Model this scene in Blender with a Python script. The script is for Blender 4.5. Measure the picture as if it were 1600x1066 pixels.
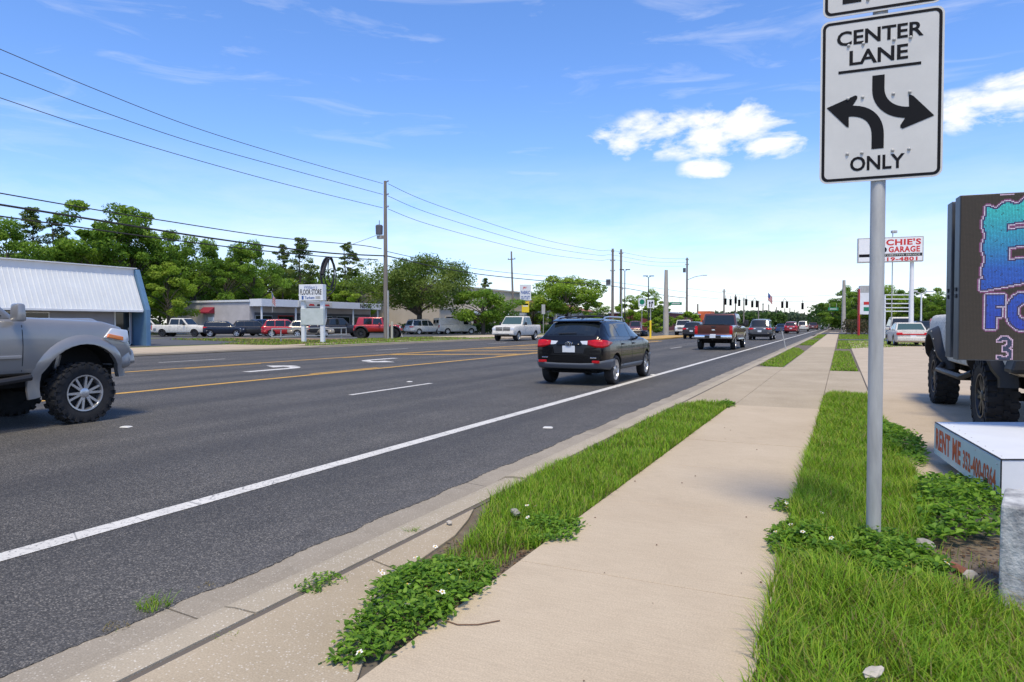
import bpy, bmesh, math, random
import numpy as np
from mathutils import Vector, Matrix
random.seed(7); RNG = np.random.default_rng(7)
for o in list(bpy.data.objects): bpy.data.objects.remove(o)
sc = bpy.context.scene
COL = sc.collection
R = math.radians
# ------------------------------------------------------------------ camera
FPX, CXP, CYP = 1067.0, 800.0, 533.0
CAMZ = 1.45
PITCH = math.atan(27 / FPX)
YAW = math.atan(514 / FPX * math.cos(PITCH))
cam_d = bpy.data.cameras.new('camera'); cam = bpy.data.objects.new('camera', cam_d); COL.objects.link(cam)
cam_d.sensor_width = 36.0; cam_d.lens = 36.0 * FPX / 1600.0; cam_d.clip_start = 0.05; cam_d.clip_end = 6000
cam.location = (0, 0, CAMZ); cam.rotation_euler = (math.pi / 2 - PITCH, 0, YAW)
sc.camera = cam
# ------------------------------------------------------------------ light
SUN_EL, SUN_AZ, SUN_ROT = 66.0, 154.0, 0   # azimuth in degrees right of +Y (down the road)
w = bpy.data.worlds.new('World'); sc.world = w; w.use_nodes = True
sun_d = bpy.data.lights.new('sun', 'SUN'); sun = bpy.data.objects.new('sun', sun_d); COL.objects.link(sun)
sun_d.energy = 2.9; sun_d.angle = R(15.0); sun_d.color = (1.0, 0.89, 0.66)
_a = R(SUN_AZ); _e = R(SUN_EL)
sund = Vector((math.sin(_a) * math.cos(_e), math.cos(_a) * math.cos(_e), math.sin(_e)))
sun.rotation_euler = sund.to_track_quat('Z', 'Y').to_euler()
sc.view_settings.view_transform = 'Standard'; sc.view_settings.look = 'None'
sc.view_settings.exposure = 0.36; sc.view_settings.gamma = 1.0
sc.cycles.use_denoising = True
sc.cycles.max_bounces = 8; sc.cycles.transparent_max_bounces = 8
# ---- pixel <-> place
FWD = Vector((-math.sin(YAW) * math.cos(PITCH), math.cos(YAW) * math.cos(PITCH), -math.sin(PITCH)))
RGT = Vector((math.cos(YAW), math.sin(YAW), 0)); UPV = RGT.cross(FWD)
def ray(px, py): return FWD + RGT * ((px - CXP) / FPX) + UPV * ((CYP - py) / FPX)
CAMP = Vector((0, 0, CAMZ))
def G(px, py, z=0.0):
    d = ray(px, py); t = (z - CAMZ) / d.z; return CAMP + d * t
def DEP(px, py, dep): return CAMP + ray(px, py) * dep       # point at a depth along the view
def ONX(px, py, X):
    d = ray(px, py); return CAMP + d * (X / d.x)
def GD(px, dep, z=0.0):                                     # ground point at depth under a column
    p = DEP(px, 506, dep); return Vector((p.x, p.y, z))
def ZAT(base, py):                                          # height of a pixel row above a ground point
    dep = (Vector((base[0], base[1], CAMZ)) - CAMP).dot(FWD)
    return CAMZ + (506 - py) * dep / FPX
# ------------------------------------------------------------------ sky
nt = w.node_tree; nt.nodes.clear()
class NB:
    def __init__(s, t): s.t = t
    def n(s, ty, **kw):
        x = s.t.nodes.new(ty)
        for k, v in kw.items():
            if k.startswith('i_'):
                x.inputs[k[2:].replace('_', ' ')].default_value = v
            else: setattr(x, k, v)
        return x
    def l(s, a, b): s.t.links.new(a, b)
    def m(s, op, a, b=None, clamp=False):
        x = s.t.nodes.new('ShaderNodeMath'); x.operation = op; x.use_clamp = clamp
        for i, v in enumerate((a, b)):
            if v is None: continue
            if isinstance(v, (int, float)): x.inputs[i].default_value = v
            else: s.l(v, x.inputs[i])
        return x.outputs[0]
    def mix(s, f, a, b, bt='MIX'):
        x = s.t.nodes.new('ShaderNodeMix'); x.data_type = 'RGBA'; x.blend_type = bt
        for i, v in ((0, f), (6, a), (7, b)):
            if isinstance(v, (int, float)): x.inputs[i].default_value = v
            elif isinstance(v, tuple): x.inputs[i].default_value = (*v[:3], 1)
            else: s.l(v, x.inputs[i])
        return x.outputs[2]
    def ramp(s, f, stops):
        x = s.t.nodes.new('ShaderNodeValToRGB'); e = x.color_ramp.elements
        while len(e) < len(stops): e.new(0.5)
        for q, (p, c) in zip(e, stops):
            q.position = p; q.color = (c, c, c, 1) if isinstance(c, (int, float)) else (*c, 1)
        s.l(f, x.inputs[0]); return x.outputs[0]
    def noise(s, vec, scale, detail=4, rough=0.55, dist=0.0, out=0):
        x = s.n('ShaderNodeTexNoise'); x.inputs['Scale'].default_value = scale; x.inputs['Detail'].default_value = detail
        x.inputs['Roughness'].default_value = rough; x.inputs['Distortion'].default_value = dist
        if vec is not None: s.l(vec, x.inputs['Vector'])
        return x.outputs[out]
    def mapping(s, vec, scale=(1, 1, 1), loc=(0, 0, 0), rot=(0, 0, 0)):
        x = s.n('ShaderNodeMapping'); x.inputs['Scale'].default_value = scale; x.inputs['Location'].default_value = loc
        x.inputs['Rotation'].default_value = rot; s.l(vec, x.inputs['Vector']); return x.outputs[0]
b = NB(nt)
sky = b.n('ShaderNodeTexSky', sky_type='NISHITA'); sky.sun_disc = False
sky.sun_elevation = _e; sky.sun_rotation = _a; sky.air_density = 0.9; sky.dust_density = 0.6; sky.ozone_density = 2.2; sky.altitude = 30
hs = b.n('ShaderNodeHueSaturation'); hs.inputs['Saturation'].default_value = 1.2; hs.inputs['Value'].default_value = 1.0
b.l(sky.outputs[0], hs.inputs['Color'])
tc = b.n('ShaderNodeTexCoord'); dirv = tc.outputs['Generated']
sep = b.n('ShaderNodeSeparateXYZ'); b.l(dirv, sep.inputs[0])
# billowy clouds: noise over direction, gathered where clouds stand
sq = b.mapping(dirv, scale=(1, 1, 2.1))
warp = b.noise(sq, 9.0, 6, 0.62, 0.4)
fine = b.noise(sq, 24.0, 6, 0.6, 0.2)
def blob(px, py, rad):
    d = ray(px, py).normalized()
    x = b.n('ShaderNodeVectorMath', operation='DISTANCE'); b.l(sq, x.inputs[0]); x.inputs[1].default_value = (d.x, d.y, d.z * 2.1)
    q = b.m('DIVIDE', x.outputs['Value'], rad)
    return b.m('SUBTRACT', 1.0, q, clamp=True)
acc = None
for px, py, rad in ((1155, 200, .085), (1105, 212, .080), (1030, 210, .080), (975, 222, .062), (1210, 222, .060), (1105, 265, .045), (1500, 175, .060), (1605, 150, .075), (1552, 165, .038)):
    v = blob(px, py, rad); acc = v if acc is None else b.m('MAXIMUM', acc, v)
dens = b.m('ADD', b.m('MULTIPLY', acc, 0.95), b.m('ADD', b.m('MULTIPLY', b.m('SUBTRACT', warp, .5), 3.1), b.m('MULTIPLY', b.m('SUBTRACT', fine, .5), 1.0)))
puff = b.m('MULTIPLY', b.ramp(dens, [(0.20, 0.0), (0.46, 0.5), (0.80, 1.0)]), b.ramp(acc, [(0.0, 0.0), (0.30, 1.0)]))
# high thin streaks
cir = b.noise(b.mapping(dirv, scale=(1.6, 1.6, 9.0), rot=(0, 0, 0.4)), 3.2, 7, 0.6, 0.7)
cirm = b.m('MULTIPLY', b.ramp(cir, [(0.56, 0.0), (0.80, 0.34)]), b.ramp(sep.outputs[2], [(0.02, 0.6), (0.5, 1.0)]))
# pale banks low over the horizon
low = b.noise(b.mapping(dirv, scale=(1.5, 1.5, 7.0)), 3.0, 6, 0.6, 0.3)
lowm = b.m('MULTIPLY', b.ramp(low, [(0.36, 0.05), (0.66, 0.6)]), b.ramp(sep.outputs[2], [(0.0, 0.95), (0.10, 0.7), (0.24, 0.0)]))
allm = b.m('MAXIMUM', b.m('MAXIMUM', puff, cirm), lowm)
tinted = b.mix(1.0, hs.outputs[0], (1.42, 1.38, 1.58), 'MULTIPLY')
cl = b.mix(allm, tinted, (7.0, 7.0, 7.1))
bg = b.n('ShaderNodeBackground'); bg.inputs['Strength'].default_value = 0.125
b.l(cl, bg.inputs['Color'])
wo = b.n('ShaderNodeOutputWorld'); b.l(bg.outputs[0], wo.inputs[0])
# ------------------------------------------------------------------ materials
MATS = {}
def pmat(name, col, rough=0.6, metal=0.0, var=0.0, vscale=3.0, bump=0.0, bscale=40.0, col2=None, spec=0.5, coat=0.0, emit=None, estr=1.0, attr=None, transl=0.0, stretch=(1, 1, 1), coords='Object'):
    if name in MATS: return MATS[name]
    m = bpy.data.materials.new(name); m.use_nodes = True; t = NB(m.node_tree); P = m.node_tree.nodes['Principled BSDF']
    P.inputs['Roughness'].default_value = rough; P.inputs['Metallic'].default_value = metal; P.inputs['Specular IOR Level'].default_value = spec
    P.inputs['Base Color'].default_value = (*col, 1)
    if coat: P.inputs['Coat Weight'].default_value = coat; P.inputs['Coat Roughness'].default_value = 0.04
    if emit: P.inputs['Emission Color'].default_value = (*emit, 1); P.inputs['Emission Strength'].default_value = estr
    c = None
    if var or col2 or bump:
        g = t.n('ShaderNodeTexCoord').outputs[coords]
        if stretch != (1, 1, 1): g = t.mapping(g, scale=stretch)
    if col2 or var:
        f = t.ramp(t.noise(g, vscale, 6, 0.62), [(0.32, 0.0), (0.68, 1.0)])
        c2 = col2 if col2 else tuple(min(1, x * (1 + var)) for x in col)
        c1 = col if col2 else tuple(x * (1 - var) for x in col)
        c = t.mix(f, c1, c2)
    if attr:
        a = t.n('ShaderNodeAttribute'); a.attribute_name = attr
        c = t.mix(1.0, c, a.outputs['Color'], 'MULTIPLY') if c is not None else a.outputs['Color']
    if c is not None: t.l(c, P.inputs['Base Color'])
    if bump:
        bp = t.n('ShaderNodeBump'); bp.inputs['Strength'].default_value = bump; bp.inputs['Distance'].default_value = 0.02
        t.l(t.noise(g, bscale, 4, 0.6), bp.inputs['Height']); t.l(bp.outputs[0], P.inputs['Normal'])
    if transl:
        out = [x for x in m.node_tree.nodes if x.type == 'OUTPUT_MATERIAL'][0]
        tr = t.n('ShaderNodeBsdfTranslucent'); mx = t.n('ShaderNodeMixShader'); mx.inputs[0].default_value = transl
        if c is not None: t.l(c, tr.inputs['Color'])
        else: tr.inputs['Color'].default_value = (*col, 1)
        t.l(P.outputs[0], mx.inputs[1]); t.l(tr.outputs[0], mx.inputs[2]); t.l(mx.outputs[0], out.inputs[0])
    MATS[name] = m; return m
def asphalt_mat():
    m = bpy.data.materials.new('asphalt'); m.use_nodes = True; t = NB(m.node_tree); P = m.node_tree.nodes['Principled BSDF']
    g = t.n('ShaderNodeTexCoord').outputs['Object']
    v = t.n('ShaderNodeTexVoronoi'); v.inputs['Scale'].default_value = 112.0; t.l(g, v.inputs['Vector'])
    v2 = t.n('ShaderNodeTexVoronoi'); v2.inputs['Scale'].default_value = 150.0; t.l(g, v2.inputs['Vector'])
    sx = t.n('ShaderNodeSeparateColor'); t.l(v.outputs['Color'], sx.inputs[0])
    stone = t.ramp(sx.outputs[0], [(0.0, (0.060, 0.056, 0.050)), (0.45, (0.100, 0.093, 0.083)), (0.78, (0.150, 0.140, 0.124)), (0.95, (0.29, 0.265, 0.225))])
    gap = t.ramp(v.outputs['Distance'], [(0.25, 1.0), (0.75, 0.52)])
    c = t.mix(1.0, stone, gap, 'MULTIPLY')
    big = t.noise(t.mapping(g, scale=(1.0, 0.05, 1)), 0.9, 5, 0.55)
    c = t.mix(1.0, c, t.ramp(big, [(0.3, (0.72, 0.73, 0.75)), (0.7, (1.18, 1.17, 1.15))]), 'MULTIPLY')
    pat = t.noise(g, 0.7, 6, 0.65)
    c = t.mix(1.0, c, t.ramp(pat, [(0.3, 0.84), (0.7, 1.14)]), 'MULTIPLY')
    dust = t.noise(g, 3.0, 6, 0.7)
    xs = t.n('ShaderNodeSeparateXYZ'); t.l(g, xs.inputs[0])
    wv = t.m('SINE', t.m('MULTIPLY', t.m('ADD', t.m('ADD', xs.outputs[0], 6.83), t.m('MULTIPLY', t.noise(t.mapping(g, scale=(.3, .06, 1)), 1.0, 3), .5)), 2.92))
    trk = t.m('MULTIPLY', t.ramp(t.m('MULTIPLY', t.m('ADD', wv, 1.0), .5), [(0.45, 0.0), (0.95, 1.0)]), t.ramp(t.noise(t.mapping(g, scale=(1.2, .08, 1)), 1.0, 4), [(0.3, 0.15), (0.65, 1.0)]))
    c = t.mix(t.m('MULTIPLY', trk, .42), c, (0.038, 0.037, 0.037))
    near = t.ramp(t.m('MULTIPLY', t.m('ADD', xs.outputs[0], 4.4), 0.6), [(0.0, 0.0), (1.0, 0.55)])
    c = t.mix(t.m('MULTIPLY', near, t.ramp(dust, [(0.4, 0.15), (0.7, 0.75)])), c, (0.16, 0.15, 0.14))
    t.l(c, P.inputs['Base Color']); P.inputs['Roughness'].default_value = 0.78; P.inputs['Specular IOR Level'].default_value = 0.35
    bp = t.n('ShaderNodeBump'); bp.inputs['Strength'].default_value = 0.75; bp.inputs['Distance'].default_value = 0.008
    t.l(t.m('SUBTRACT', 1.0, v.outputs['Distance']), bp.inputs['Height']); t.l(bp.outputs[0], P.inputs['Normal'])
    MATS['asphalt'] = m; return m
def concrete_mat(name, c1, c2, speck=0.0, stain=0.25, fine=1.0):
    m = bpy.data.materials.new(name); m.use_nodes = True; t = NB(m.node_tree); P = m.node_tree.nodes['Principled BSDF']
    gi = t.n('ShaderNodeNewGeometry').outputs['Position']
    c = t.mix(t.ramp(t.noise(gi, 0.9, 7, 0.65), [(0.3, 0.0), (0.7, 1.0)]), c1, c2)
    br = t.noise(t.mapping(gi, scale=(7, 90, 7)), 1.0, 3, 0.5)                 # broom finish across the walk
    c = t.mix(1.0, c, t.ramp(br, [(0.3, 1 - .05 * fine), (0.7, 1 + .05 * fine)]), 'MULTIPLY')
    sp = t.noise(gi, 130, 3, 0.6)
    c = t.mix(1.0, c, t.ramp(sp, [(0.35, 0.86), (0.65, 1.1)]), 'MULTIPLY')
    st = t.noise(gi, 2.2, 8, 0.75, 0.6)
    c = t.mix(t.ramp(st, [(0.55, 0.0), (0.78, stain)]), c, tuple(x * 0.55 for x in c1))
    if speck:
        v = t.n('ShaderNodeTexVoronoi'); v.inputs['Scale'].default_value = 95.0; t.l(gi, v.inputs['Vector'])
        sx = t.n('ShaderNodeSeparateColor'); t.l(v.outputs['Color'], sx.inputs[0])
        c = t.mix(t.m('MULTIPLY', t.ramp(sx.outputs[0], [(0.80, 0.0), (0.9, 1.0)]), t.ramp(v.outputs['Distance'], [(0.25, speck), (0.5, 0.0)])), c, (0.75, 0.70, 0.60))
    t.l(c, P.inputs['Base Color']); P.inputs['Roughness'].default_value = 0.9; P.inputs['Specular IOR Level'].default_value = 0.25
    bp = t.n('ShaderNodeBump'); bp.inputs['Strength'].default_value = 0.35; bp.inputs['Distance'].default_value = 0.004
    t.l(t.m('ADD', sp, br), bp.inputs['Height']); t.l(bp.outputs[0], P.inputs['Normal'])
    MATS[name] = m; return m
asphalt_mat()
concrete_mat('walk_concrete', (0.45, 0.358, 0.245), (0.515, 0.42, 0.295), 0.0, 0.22)
concrete_mat('old_concrete', (0.345, 0.278, 0.185), (0.435, 0.355, 0.245), 0.5, 0.25, 0.3)
concrete_mat('lot_concrete', (0.42, 0.335, 0.235), (0.51, 0.415, 0.30), 0.0, 0.3, 0.2)
concrete_mat('gutter_concrete', (0.24, 0.205, 0.155), (0.35, 0.302, 0.232), 0.35, 0.35, 0.2)
concrete_mat('curb_concrete', (0.345, 0.29, 0.205), (0.43, 0.363, 0.262), 0.7, 0.3, 0.2)
pmat('lot_asphalt', (0.085, 0.085, 0.088), 0.85, var=0.25, vscale=0.6, bump=0.3, bscale=60)
pmat('soil', (0.10, 0.075, 0.05), 0.95, col2=(0.19, 0.15, 0.105), vscale=6, bump=0.8, bscale=30)
pmat('lawn', (0.10, 0.13, 0.03), 0.95, col2=(0.20, 0.19, 0.07), vscale=0.8, bump=0.8, bscale=14)
pmat('joint', (0.13, 0.11, 0.09), 0.95)
def worn_paint(name, col, under=(0.09, 0.09, 0.09), lo=0.36, hi=0.46):
    m = bpy.data.materials.new(name); m.use_nodes = True; t = NB(m.node_tree); P = m.node_tree.nodes['Principled BSDF']
    g = t.n('ShaderNodeNewGeometry').outputs['Position']
    c = t.mix(t.ramp(t.noise(g, 34, 8, 0.75), [(lo, 0.0), (hi, 1.0)]), under, col)
    cr = t.n('ShaderNodeTexVoronoi', feature='DISTANCE_TO_EDGE'); cr.inputs['Scale'].default_value = 2.6
    t.l(t.mapping(g, scale=(1, 1, 1)), cr.inputs['Vector'])
    c = t.mix(t.ramp(cr.outputs['Distance'], [(0.006, 0.55), (0.014, 0.0)]), c, under)
    c = t.mix(1.0, c, t.ramp(t.noise(g, 2.0, 4, 0.6), [(0.3, 0.86), (0.7, 1.05)]), 'MULTIPLY')
    t.l(c, P.inputs['Base Color']); P.inputs['Roughness'].default_value = 0.7; MATS[name] = m; return m
worn_paint('paint_white', (0.66, 0.63, 0.56)); worn_paint('paint_yellow', (0.66, 0.36, 0.04), lo=0.34, hi=0.46)
worn_paint('paint_curb_yellow', (0.55, 0.32, 0.06), under=(0.3, 0.25, 0.17), lo=0.3, hi=0.5)
pmat('tyre', (0.022, 0.022, 0.023), 0.85, var=0.3, vscale=8, spec=0.3, bump=0.2, bscale=60)
pmat('rim', (0.55, 0.55, 0.56), 0.32, 0.85); pmat('rim_dark', (0.03, 0.03, 0.033), 0.4, 0.3); pmat('hub_dark', (0.02, 0.02, 0.02), 0.7)
pmat('glass', (0.012, 0.016, 0.018), 0.03, spec=0.6); pmat('glass_green', (0.05, 0.09, 0.085), 0.04, spec=0.6)
pmat('black_plastic', (0.02, 0.02, 0.022), 0.55, spec=0.4); pmat('grey_plastic', (0.085, 0.095, 0.11), 0.5)
pmat('chrome', (0.75, 0.75, 0.76), 0.15, 1.0, var=0.1); pmat('under', (0.015, 0.015, 0.015), 0.9, spec=0.2)
pmat('seam', (0.01, 0.01, 0.01), 0.8); pmat('tail_red', (0.50, 0.006, 0.010), 0.22, spec=.3, coat=0.15, var=0.3, vscale=9); pmat('lamp_clear', (0.62, 0.64, 0.66), 0.12, coat=0.6)
pmat('amber', (0.75, 0.20, 0.04), 0.2, coat=0.5); pmat('plate', (0.68, 0.70, 0.70), 0.5); pmat('plate_ink', (0.05, 0.13, 0.08), 0.6)
def paint(name, col, metal=0.25, rough=0.28):
    return pmat('paint_' + name, col, rough, metal, coat=0.8 if max(col) > .06 else .3, var=0.05, vscale=1.4, spec=0.5 if max(col) > .06 else .3)
paint('silver', (0.28, 0.272, 0.262), 0.35, 0.34); paint('black', (0.004, 0.0045, 0.006), 0.0, .2); paint('brown', (0.105, 0.033, 0.022), 0.3)
paint('white', (0.74, 0.75, 0.76), 0.0); paint('grey', (0.085, 0.09, 0.10), 0.4); paint('red', (0.40, 0.014, 0.018), 0.15); paint('maroon', (0.14, 0.035, 0.03), 0.3)
paint('navy', (0.015, 0.02, 0.035), 0.3); paint('tan', (0.42, 0.36, 0.27), 0.3); paint('charcoal', (0.035, 0.036, 0.04), 0.3); paint('blue', (0.02, 0.04, 0.11), 0.3)
paint('darkred', (0.27, 0.012, 0.022), 0.3)
pmat('galv', (0.40, 0.395, 0.37), 0.6, 0.15, var=0.2, vscale=14, bump=0.08, bscale=30, stretch=(1, 1, 0.15))
pmat('wood_pole', (0.16, 0.135, 0.115), 0.9, col2=(0.25, 0.22, 0.19), vscale=5, stretch=(3, 3, 0.2), bump=0.4, bscale=20)
pmat('conc_pole', (0.34, 0.31, 0.26), 0.9, col2=(0.43, 0.40, 0.34), vscale=1.5, bump=0.2); pmat('wire', (0.02, 0.02, 0.022), 0.7); pmat('wire_far', (0.07, 0.075, 0.08), 0.7)
pmat('white_metal', (0.72, 0.73, 0.73), 0.45, var=0.06, vscale=2); pmat('sign_white', (0.62, 0.60, 0.54), 0.42, var=0.05, vscale=5); pmat('sign_black', (0.008, 0.008, 0.009), 0.6, spec=0.15)
pmat('bolt', (0.46, 0.45, 0.42), 0.6, 0.1); pmat('sign_red', (0.55, 0.025, 0.02), 0.5); pmat('sign_blue', (0.03, 0.09, 0.30), 0.5); pmat('sign_green', (0.005, 0.19, 0.09), 0.45)
pmat('sign_yellow', (0.80, 0.58, 0.02), 0.5); pmat('sign_orange', (0.62, 0.10, 0.03), 0.6, var=0.2, vscale=30)
# ------------------------------------------------------------------ mesh helpers
class MB:
    def __init__(s): s.v = []; s.f = []
    def add(s, vs, fs):
        o = len(s.v); s.v += [tuple(x) for x in vs]; s.f += [tuple(i + o for i in f) for f in fs]; return s
    def box(s, c, d, rz=0.0, top=1.0, topx=None):
        hx, hy, hz = d[0] / 2, d[1] / 2, d[2] / 2; vs = []
        tx = top if topx is None else topx
        for z, kx, ky in ((-hz, 1, 1), (hz, tx, top)):
            for x, y in ((-hx, -hy), (hx, -hy), (hx, hy), (-hx, hy)): vs.append((x * kx, y * ky, z))
        cs, sn = math.cos(rz), math.sin(rz)
        vs = [(c[0] + x * cs - y * sn, c[1] + x * sn + y * cs, c[2] + z) for x, y, z in vs]
        return s.add(vs, [(3, 2, 1, 0), (4, 5, 6, 7), (0, 1, 5, 4), (1, 2, 6, 5), (2, 3, 7, 6), (3, 0, 4, 7)])
    def quad(s, a, b_, c, d): return s.add([a, b_, c, d], [(0, 1, 2, 3)])
    def poly(s, pts): return s.add(pts, [tuple(range(len(pts)))])
    def slab(s, pts, off):                                   # planar polygon given thickness
        n = len(pts); P = [Vector(p) for p in pts]; o = Vector(off)
        return s.add(P + [p + o for p in P], [tuple(range(n - 1, -1, -1)), tuple(range(n, 2 * n))] + [(i, (i + 1) % n, n + (i + 1) % n, n + i) for i in range(n)])
    def tube(s, path, rad, n=8, cap=True):
        P = [Vector(p) for p in path]; m = len(P)
        if isinstance(rad, (int, float)): rad = [rad] * m
        vs = []; up0 = None
        for i, p in enumerate(P):
            t = (P[min(i + 1, m - 1)] - P[max(i - 1, 0)])
            t = t.normalized() if t.length > 1e-9 else Vector((0, 0, 1))
            if up0 is None: up0 = Vector((1, 0, 0)) if abs(t.x) < 0.8 else Vector((0, 1, 0))
            a = (up0 - t * up0.dot(t)).normalized(); up0 = a; q = t.cross(a)
            for k in range(n):
                an = 2 * math.pi * k / n; vs.append(p + (a * math.cos(an) + q * math.sin(an)) * rad[i])
        fs = [(i * n + k, i * n + (k + 1) % n, (i + 1) * n + (k + 1) % n, (i + 1) * n + k) for i in range(m - 1) for k in range(n)]
        if cap: fs += [tuple(range(n - 1, -1, -1)), tuple(range((m - 1) * n, m * n))]
        return s.add(vs, fs)
    def lathe(s, prof, c=(0, 0, 0), axis='z', n=24, closed=False):
        vs = []; m = len(prof)
        for r, h in prof:
            for k in range(n):
                a = 2 * math.pi * k / n; x, y = r * math.cos(a), r * math.sin(a)
                q = (x, y, h) if axis == 'z' else ((h, x, y) if axis == 'x' else (y, h, x))
                vs.append((c[0] + q[0], c[1] + q[1], c[2] + q[2]))
        fs = [(i * n + k, i * n + (k + 1) % n, (i + 1) * n + (k + 1) % n, (i + 1) * n + k) for i in range(m - 1) for k in range(n)]
        if closed: fs += [((m - 1) * n + k, (m - 1) * n + (k + 1) % n, (k + 1) % n, k) for k in range(n)]
        else: fs += [tuple(range(n - 1, -1, -1)), tuple(range((m - 1) * n, m * n))]
        return s.add(vs, fs)
    def loft(s, rings, caps=True):
        n = len(rings[0]); m = len(rings); vs = [p for r_ in rings for p in r_]
        fs = [(i * n + k, i * n + (k + 1) % n, (i + 1) * n + (k + 1) % n, (i + 1) * n + k) for i in range(m - 1) for k in range(n)]
        if caps: fs += [tuple(range(n - 1, -1, -1)), tuple(range((m - 1) * n, m * n))]
        return s.add(vs, fs)
    def mesh(s, name, smooth=None, bevel=0.0, seg=2):
        me = bpy.data.meshes.new(name); me.from_pydata(s.v, [], s.f); me.update()
        bm = bmesh.new(); bm.from_mesh(me); bmesh.ops.recalc_face_normals(bm, faces=bm.faces)
        if bevel:
            es = [e for e in bm.edges if len(e.link_faces) == 2 and e.calc_face_angle(0) > 0.45]
            bmesh.ops.bevel(bm, geom=es, offset=bevel, segments=seg, profile=0.5, affect='EDGES', clamp_overlap=True)
        bm.to_mesh(me); bm.free()
        if smooth is not None: me.shade_smooth(); me.set_sharp_from_angle(angle=R(smooth))
        return me
    def build(s, name, m, parent=None, smooth=None, bevel=0.0, seg=2, loc=None):
        return obj(name, s.mesh(name, smooth, bevel, seg), m, parent, loc)
def obj(name, me, m=None, parent=None, loc=None):
    o = bpy.data.objects.new(name, me); COL.objects.link(o)
    if m is not None and len(me.materials) == 0: me.materials.append(MATS[m] if isinstance(m, str) else m)
    if parent is not None: o.parent = parent
    if loc is not None: o.location = loc
    return o
def tag(o, label=None, cat=None, group=None, kind=None):
    if label: o['label'] = label
    if cat: o['category'] = cat
    if group: o['group'] = group
    if kind: o['kind'] = kind
    return o
def thing(name, label, cat, loc=(0, 0, 0), rz=0.0, group=None):
    o = bpy.data.objects.new(name, None); COL.objects.link(o); o.location = loc; o.rotation_euler = (0, 0, rz)
    return tag(o, label, cat, group)
def copy_tree(o, parent=None):
    c = o.copy(); COL.objects.link(c); c.parent = parent
    for ch in o.children: copy_tree(ch, c)
    return c
def text_mesh(txt, w_, h_, ext=0.002, bold=0.0, shear=0.0, sp=1.0):
    cu = bpy.data.curves.new('t', 'FONT'); cu.body = txt; cu.extrude = 0.0; cu.offset = bold; cu.shear = shear; cu.align_x = 'LEFT'; cu.space_character = sp
    cu.resolution_u = 3
    o = bpy.data.objects.new('t', cu); COL.objects.link(o)
    dg = bpy.context.evaluated_depsgraph_get(); me = bpy.data.meshes.new_from_object(o.evaluated_get(dg)); 
    bpy.data.objects.remove(o); bpy.data.curves.remove(cu)
    n = len(me.vertices); a = np.zeros(n * 3); me.vertices.foreach_get('co', a); a = a.reshape(-1, 3)
    lo, hi = a.min(0), a.max(0)
    a[:, 0] = (a[:, 0] - (lo[0] + hi[0]) / 2) * w_ / (hi[0] - lo[0]); a[:, 1] = (a[:, 1] - (lo[1] + hi[1]) / 2) * h_ / (hi[1] - lo[1])
    out = np.stack([a[:, 0], np.full(n, 0.0), a[:, 1]], 1)     # stands in x-z, read from -y
    me.vertices.foreach_set('co', out.ravel()); me.update()
    bm = bmesh.new(); bm.from_mesh(me)
    ret = bmesh.ops.extrude_face_region(bm, geom=list(bm.faces))
    bmesh.ops.translate(bm, verts=[v for v in ret['geom'] if isinstance(v, bmesh.types.BMVert)], vec=(0, -ext, 0))
    bmesh.ops.recalc_face_normals(bm, faces=bm.faces); bm.to_mesh(me); bm.free(); me.materials.clear(); me.shade_flat()
    return me
def letters(parent, txt, x, z, w_, h_, m, y=-0.003, name='lettering', **kw):
    o = obj(name, text_mesh(txt, w_, h_, **kw), m, parent, (x, y, z)); return o
def inpoly(pts, poly):
    x, y = pts[:, 0], pts[:, 1]; ins = np.zeros(len(pts), bool); n = len(poly)
    for i in range(n):
        x0, y0 = poly[i]; x1, y1 = poly[(i + 1) % n]
        if y0 == y1: continue
        c = ((y0 > y) != (y1 > y)) & (x < (x1 - x0) * (y - y0) / (y1 - y0) + x0); ins ^= c
    return ins
def fastmesh(name, V, F_, nside, colors=None, smooth=False):
    me = bpy.data.meshes.new(name); nf = len(F_)
    me.vertices.add(len(V)); me.vertices.foreach_set('co', V.astype(np.float32).ravel())
    me.loops.add(nf * nside); me.loops.foreach_set('vertex_index', F_.astype(np.int32).ravel())
    me.polygons.add(nf); me.polygons.foreach_set('loop_start', np.arange(0, nf * nside, nside, dtype=np.int32))
    if smooth: me.polygons.foreach_set('use_smooth', np.ones(nf, bool))
    me.update(calc_edges=True)
    if colors is not None:
        a = me.attributes.new('tint', 'FLOAT_COLOR', 'POINT'); c4 = np.ones((len(V), 4), np.float32); c4[:, :3] = colors
        a.data.foreach_set('color', c4.ravel())
    return me
# ================================================================== SETTING
def struct(name, mb, m, parent=None, **kw):
    o = mb.build(name, m, parent, **kw)
    if parent is None: o['kind'] = 'structure'
    return o
def sheet(x0, x1, y0, y1, z, nx=1, ny=1, amp=0.0):
    mb = MB(); vs = []; 
    for j in range(ny + 1):
        for i in range(nx + 1):
            vs.append((x0 + (x1 - x0) * i / nx, y0 + (y1 - y0) * j / ny, z + (random.uniform(-amp, amp) if amp else 0)))
    fs = [(j * (nx + 1) + i, j * (nx + 1) + i + 1, (j + 1) * (nx + 1) + i + 1, (j + 1) * (nx + 1) + i) for j in range(ny) for i in range(nx)]
    return mb.add(vs, fs)
XA, XFLOW, XCB, XSL, XSR, XLOT = -3.07, -2.77, -2.45, -1.63, -0.28, 0.50
XEDGE, XDASH, XYN, XYF, XFD, XFC = -4.68, -8.97, -13.5, -19.3, -22.9, -28.4
struct('ground', sheet(-2500, 2500, -300, 4500, -0.08), 'lawn')
road = struct('road', sheet(XFC, XA, -60, 1500, 0.0), 'asphalt')
struct('right_verge', sheet(XCB - 0.02, 600, -30, 1500, 0.080), 'soil')
struct('left_verge', sheet(-700, XFC - 0.45, -60, 1500, 0.08), 'lawn')
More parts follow.
